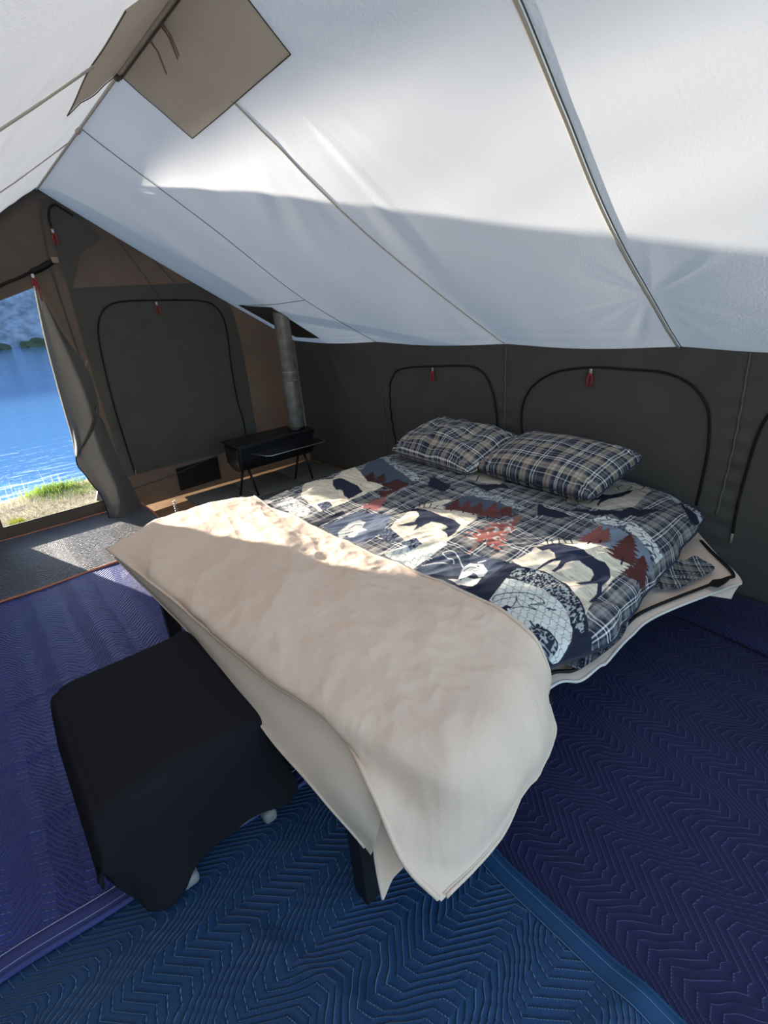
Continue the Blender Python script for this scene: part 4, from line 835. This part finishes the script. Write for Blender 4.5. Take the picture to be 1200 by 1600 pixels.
# ------------------------------------------------------------------ beige bedroll cover folded over the foot
croot = empty('bedroll_cover', (3.2, -2.1, 0.56), 'beige canvas bedroll cover thrown over the foot of the bed', 'bedroll cover')
rows = [[(2.167,-1.689,0.570), (2.751,-1.731,0.600), (3.186,-1.714,0.615), (3.525,-1.700,0.620), (3.900,-1.687,0.615), (4.094,-1.704,0.590), (4.169,-1.712,0.500), (4.159,-1.702,0.380)],
        [(2.088,-1.848,0.575), (2.812,-1.927,0.615), (3.303,-1.932,0.630), (3.659,-1.918,0.630), (4.001,-1.903,0.625), (4.168,-1.905,0.600), (4.235,-1.840,0.500), (4.219,-1.751,0.360)],
        [(2.053,-2.065,0.575), (2.935,-2.166,0.610), (3.433,-2.176,0.625), (3.784,-2.158,0.625), (4.050,-2.119,0.620), (4.235,-2.096,0.600), (4.292,-1.969,0.470), (4.247,-1.782,0.330)],
        [(2.054,-2.267,0.565), (2.932,-2.339,0.590), (3.444,-2.336,0.605), (3.797,-2.312,0.605), (4.042,-2.293,0.600), (4.236,-2.262,0.560), (4.313,-2.121,0.430), (4.273,-1.897,0.310)],
        [(2.123,-2.402,0.555), (2.879,-2.425,0.570), (3.401,-2.414,0.580), (3.745,-2.392,0.580), (3.960,-2.360,0.570), (4.148,-2.339,0.500), (4.278,-2.282,0.380), (4.303,-2.143,0.280)],
        [(2.152,-2.521,0.540), (2.729,-2.459,0.535), (3.351,-2.411,0.530), (3.625,-2.388,0.530), (3.916,-2.348,0.535), (4.112,-2.385,0.500), (4.225,-2.392,0.370), (4.308,-2.354,0.280)]]
P = net(rows, 260, 420)
x, y = P[..., 0], P[..., 1]; N = normals(P)
ed = np.minimum(sstep(0, 0.06, np.linspace(0, 1, 260))[:, None], 1)
a_, b_ = math.cos(math.radians(-20)), math.sin(math.radians(-20)); al = x * a_ + y * b_; ac = -x * b_ + y * a_
r = 0.030 * ridge_n(ac * 3.2 + 0.6 * vnoise(x * 2, y * 2, 90), al * 1.1, 91, 3) + 0.012 * fbm(x * 3, y * 3, 92, 2) + 0.009 * ridge_n(x * 6 + y * 3, y * 7 - x * 2, 93, 3)
r = r * (1 - 0.7 * sstep(0.85, 1.0, np.linspace(0, 1, 260))[:, None])
# crumpled, hard creased strip beside the head-side seam
st_ = np.exp(-((np.linspace(0, 1, 260)[:, None] - 0.10) / 0.09) ** 2) * sstep(0.75, 0.45, np.linspace(0, 1, 420))[None, :]
r = r + st_ * 0.014 * ridge_n(x * 7, y * 7, 95, 3)
P = P + N * r[..., None]
thick_grid('top_panel', P, M_BEIGE, 0.003, croot)
tube('head_seam', P[3, ::6] + np.array([0, 0, 0.002]), 0.005, M_BEIGE2, croot, 6); tube('hem', P[::5, -1], 0.0055, M_BEIGE, croot, 6); tube('hem', P[::5, -6], 0.0028, M_BEIGE2, croot, 6)
tube('front_fold', P[-1, ::6], 0.007, M_BEIGE, croot, 8)
tube('zipper', P[2:26:4, -1] + np.array([0.002, 0.004, -0.004]), 0.010, M_BLACK, croot, 6)
top = np.array([(2.221,-2.471,0.530), (2.804,-2.441,0.530), (3.310,-2.407,0.528), (3.627,-2.382,0.528), (3.904,-2.347,0.530), (4.080,-2.369,0.500), (4.135,-2.376,0.430)])
hem = np.array([(2.182,-2.501,0.495), (2.590,-2.455,0.420), (3.024,-2.439,0.420), (3.459,-2.450,0.420), (3.733,-2.457,0.410), (3.958,-2.449,0.400), (4.114,-2.410,0.290)])
mid = (top + hem) / 2 + np.array([0.012, -0.014, 0.0])
P = net([top, mid, hem], 40, 200)
P = P + normals(P) * (0.006 * fbm(P[..., 0] * 4, P[..., 2] * 9, 97, 2))[..., None]
thick_grid('under_flap', P, M_BEIGE2, 0.003, croot)['label'] = 'paler lower layer hanging at the foot'
tube('hem', P[-1, ::5], 0.0045, M_BEIGE2, croot, 6)
tip = net([[(4.098,-2.378,0.470), (4.106,-2.369,0.465), (4.114,-2.363,0.460)], [(4.118,-2.399,0.370), (4.129,-2.383,0.365), (4.145,-2.364,0.370)], [(4.124,-2.406,0.290), (4.146,-2.388,0.285), (4.186,-2.358,0.290)], [(4.152,-2.421,0.245), (4.162,-2.408,0.245), (4.175,-2.394,0.245)], [(4.171,-2.428,0.200), (4.173,-2.428,0.200), (4.174,-2.427,0.200)]], 40, 16)
thick_grid('corner_fold', tip, M_BEIGE, 0.003, croot)
tube('hem', tip[:, 0], 0.004, M_BEIGE2, croot, 6)

# ------------------------------------------------------------------ storage tote under a black fleece
tote = empty('storage_tote', (3.33, -2.68, 0.04), 'pale grey storage tote, its lower rim showing below the black cloth', 'tote')
def rbox(name, lo, hi, m, parent, b): return box(name, lo, hi, m, parent, b, 3)
rbox('tote_body', (3.04, -2.87, 0.034), (3.62, -2.50, 0.36), M_TOTE, tote, 0.03)
rbox('tote_lid', (3.02, -2.885, 0.36), (3.635, -2.485, 0.405), M_TOTE, tote, 0.012)
tube('lower_rim', [(3.61, -2.86, 0.07), (3.62, -2.80, 0.07), (3.625, -2.68, 0.075), (3.62, -2.55, 0.08), (3.61, -2.50, 0.08)], [0.007, 0.008, 0.007, 0.007, 0.007], M_TOTE, tote, 10)
ft = rbox('foot', (3.60, -2.80, 0.034), (3.685, -2.745, 0.075), M_TOTE, tote, 0.018)
ft = rbox('foot', (3.61, -2.525, 0.06), (3.69, -2.48, 0.11), M_TOTE, tote, 0.018)
def cloth_tote():
    rows = []
    # path across the top from the back rim to the front hem, for seven stations from left (-y) to right
    for y, zt, hemx, hemz, fx_ in ((-2.965, 0.26, 3.62, 0.27, 0.05), (-2.94, 0.40, 3.66, 0.20, 0.02), (-2.91, 0.425, 3.67, 0.115, 0.01), (-2.88, 0.432, 3.69, 0.055, 0), (-2.80, 0.435, 3.69, 0.050, 0), (-2.74, 0.434, 3.68, 0.10, 0), (-2.62, 0.433, 3.68, 0.115, 0), (-2.52, 0.433, 3.69, 0.13, 0), (-2.44, 0.425, 3.69, 0.10, 0.01), (-2.39, 0.20, 3.67, 0.10, 0.04)):
        rows.append([(2.95 + fx_, y, max(0.05, zt - 0.30)), (2.965 + fx_, y, zt - 0.06), (3.01 + fx_, y, zt), (3.25, y, zt + 0.003), (3.5, y, zt), (3.62, y, zt - 0.004), (3.655, y, zt - 0.05), (3.675, y, (zt + hemz) / 2), (hemx, y, hemz)])
    P = net(rows, 150, 220)
    P[..., 0] += 0.020 * fbm(P[..., 1] * 9, P[..., 2] * 2, 101, 2) * sstep(0.4, 0.15, P[..., 2]) * (P[..., 0] > 3.3)
    P[..., 2] += 0.005 * fbm(P[..., 0] * 7, P[..., 1] * 7, 102, 2) * (P[..., 2] > 0.3)
    return P
Pc = cloth_tote()
bc = thick_grid('fleece_blanket', Pc, M_TRUNKCLOTH, 0.004); tag(bc, 'black fleece blanket draped over the tote at the foot of the bed', 'blanket')

# ------------------------------------------------------------------ outside
M_GROUND = mat('dry grassy bank', (0.60, 0.53, 0.38), 0.95, var=0.35, vscale=18, bump=1.0, bscale=60, crease=0.03, crscale=14)
M_WATER = bpy.data.materials.new('pond water'); M_WATER.use_nodes = True
nt = M_WATER.node_tree; p_ = nt.nodes['Principled BSDF']; p_.inputs['Base Color'].default_value = (0.10, 0.26, 0.50, 1); p_.inputs['Roughness'].default_value = 0.04; p_.inputs['IOR'].default_value = 1.8  # blue of the reflected sky is put into the base colour
ge = nt.nodes.new('ShaderNodeNewGeometry'); mp_ = nt.nodes.new('ShaderNodeMapping'); mp_.inputs['Scale'].default_value = (1.6, 0.55, 1); nt.links.new(ge.outputs['Position'], mp_.inputs[0])
nz_ = nt.nodes.new('ShaderNodeTexNoise'); nz_.inputs['Scale'].default_value = 1.8; nz_.inputs['Detail'].default_value = 5; nt.links.new(mp_.outputs[0], nz_.inputs['Vector'])
b_ = nt.nodes.new('ShaderNodeBump'); b_.inputs['Strength'].default_value = 0.5; b_.inputs['Distance'].default_value = 0.035; nt.links.new(nz_.outputs['Fac'], b_.inputs['Height']); nt.links.new(b_.outputs['Normal'], p_.inputs['Normal'])
def ground_z(X, Y):
    edge = -1.60 + 0.10 * vnoise(Y * 1.3, Y * 0, 111) - 0.28 * (Y + 2.4)* 0.3
    return -0.05 - 0.5 * sstep(0.15, -0.75, X - edge) + 0.015 * fbm(X * 5, Y * 5, 112, 2)
A, B = np.meshgrid(np.concatenate([np.linspace(-4, 0.2, 140), np.linspace(0.4, 80, 60)]), np.concatenate([np.linspace(-40, -5, 30), np.linspace(-4.8, 1, 170), np.linspace(1.5, 60, 40)]), indexing='ij')
bank = tag(grid_obj('ground', np.stack([A, B, ground_z(A, B)], -1), M_GROUND), 'dry grassy bank outside the tent', kind='structure')
pond = mesh_obj('pond', [(-1.2, -140, -0.30), (-1.2, 160, -0.30), (-150, 160, -0.30), (-150, -140, -0.30)], [(0, 1, 2, 3)], M_WATER); tag(pond, 'blue rippled pond beyond the doorway', kind='structure')
M_HILL = mat('hazy scrub hillside', (0.20, 0.23, 0.29), 1.0, var=0.7, vscale=0.9, coldark=(0.08, 0.10, 0.13))  # distance haze is mixed into the blue-grey colours
A, B = np.meshgrid(np.linspace(0, 1, 60), np.linspace(-120, 140, 200), indexing='ij')
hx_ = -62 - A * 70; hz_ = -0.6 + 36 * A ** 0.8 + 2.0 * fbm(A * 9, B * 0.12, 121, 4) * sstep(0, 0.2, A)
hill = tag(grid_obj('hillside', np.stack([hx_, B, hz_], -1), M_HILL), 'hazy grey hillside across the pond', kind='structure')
M_SHRUB = mat('far bank scrub', (0.06, 0.075, 0.045), 1.0, var=0.5, vscale=0.8)
def shrub(x, y, r, label):
    bm = bmesh.new(); bmesh.ops.create_icosphere(bm, subdivisions=3, radius=1)
    for v in bm.verts:
        d = v.co.normalized(); k = 1 + 0.5 * float(fbm(d.x * 2.3 + x, d.y * 2.3 + d.z * 2 + y, 131, 3)); v.co = Vector((d.x * r * k, d.y * r * 1.35 * k, max(-0.1, d.z * r * 0.8 * k)))
    me = bpy.data.meshes.new('shrub'); bm.to_mesh(me); bm.free(); me.materials.append(M_SHRUB); o = bpy.data.objects.new('shrub', me); o.location = (x, y, -0.4); link(o)
    return tag(o, label, 'shrub', 'scrub along the far shore')
for y_, r_, n_ in ((1.6, 0.9, 'leftmost'), (5.2, 1.1, 'middle'), (9.0, 1.0, 'rightmost')): shrub(-61, y_, r_, n_ + ' of three dark scrub bushes on the far shore through the doorway')
M_GRASS = mat('green grass', (0.30, 0.42, 0.08), 0.9, var=0.3, vscale=20, trans=0.3); M_DRY = mat('dry grass', (0.74, 0.66, 0.48), 0.9, var=0.4, vscale=20, trans=0.2)
def blades(name, centres, m, h, lean, w=0.004):
    V = []; F = []
    for (x, y, hh) in centres:
        z = float(ground_z(np.array(x), np.array(y))); a_ = random.random() * 6.28; l = lean * random.random(); L_ = hh * h * (0.6 + 0.6 * random.random())
        dx, dy = math.cos(a_) * l * L_, math.sin(a_) * l * L_; ox, oy = -math.sin(a_) * w, math.cos(a_) * w; b0 = len(V)
        V += [(x - ox, y - oy, z - 0.01), (x + ox, y + oy, z - 0.01), (x + dx * 0.4 + ox * 0.7, y + dy * 0.4 + oy * 0.7, z + L_ * 0.6), (x + dx * 0.4 - ox * 0.7, y + dy * 0.4 - oy * 0.7, z + L_ * 0.6), (x + dx, y + dy, z + L_)]
        F += [(b0, b0 + 1, b0 + 2, b0 + 3), (b0 + 3, b0 + 2, b0 + 4)]
    return mesh_obj(name, V, F, m)
g1 = [(random.uniform(-1.75, -0.1), random.uniform(-3.4, -1.3), 1.0) for _ in range(14000)]
tag(blades('dry_grass', g1, M_DRY, 0.035, 1.6, 0.003), 'short dry grass covering the bank outside the doorway', 'grass', kind='stuff')
g2 = [(random.gauss(-1.45, 0.10), random.gauss(-2.38, 0.13), 1.0) for _ in range(700)] + [(random.gauss(-1.2, 0.12), random.gauss(-2.2, 0.16), 0.5) for _ in range(400)]
tag(blades('grass_tuft', g2, M_GRASS, 0.09, 0.9), 'green grass tuft at the water edge', 'grass')
g3 = [(random.gauss(-0.62, 0.035), random.gauss(-2.78, 0.035), 1.0) for _ in range(120)]
tag(blades('weed', g3, mat('yellow green weed', (0.42, 0.45, 0.06), 0.9, trans=0.3), 0.05, 1.2, 0.006), 'small yellow green weed near the threshold', 'weed')
g4 = [(random.gauss(-1.62, 0.06), random.uniform(-2.9, -1.9), 1.0) for _ in range(22)]
tag(blades('reed', g4, M_DRY, 0.22, 0.5, 0.002), 'thin pale reeds standing at the water edge', 'reeds', kind='stuff')
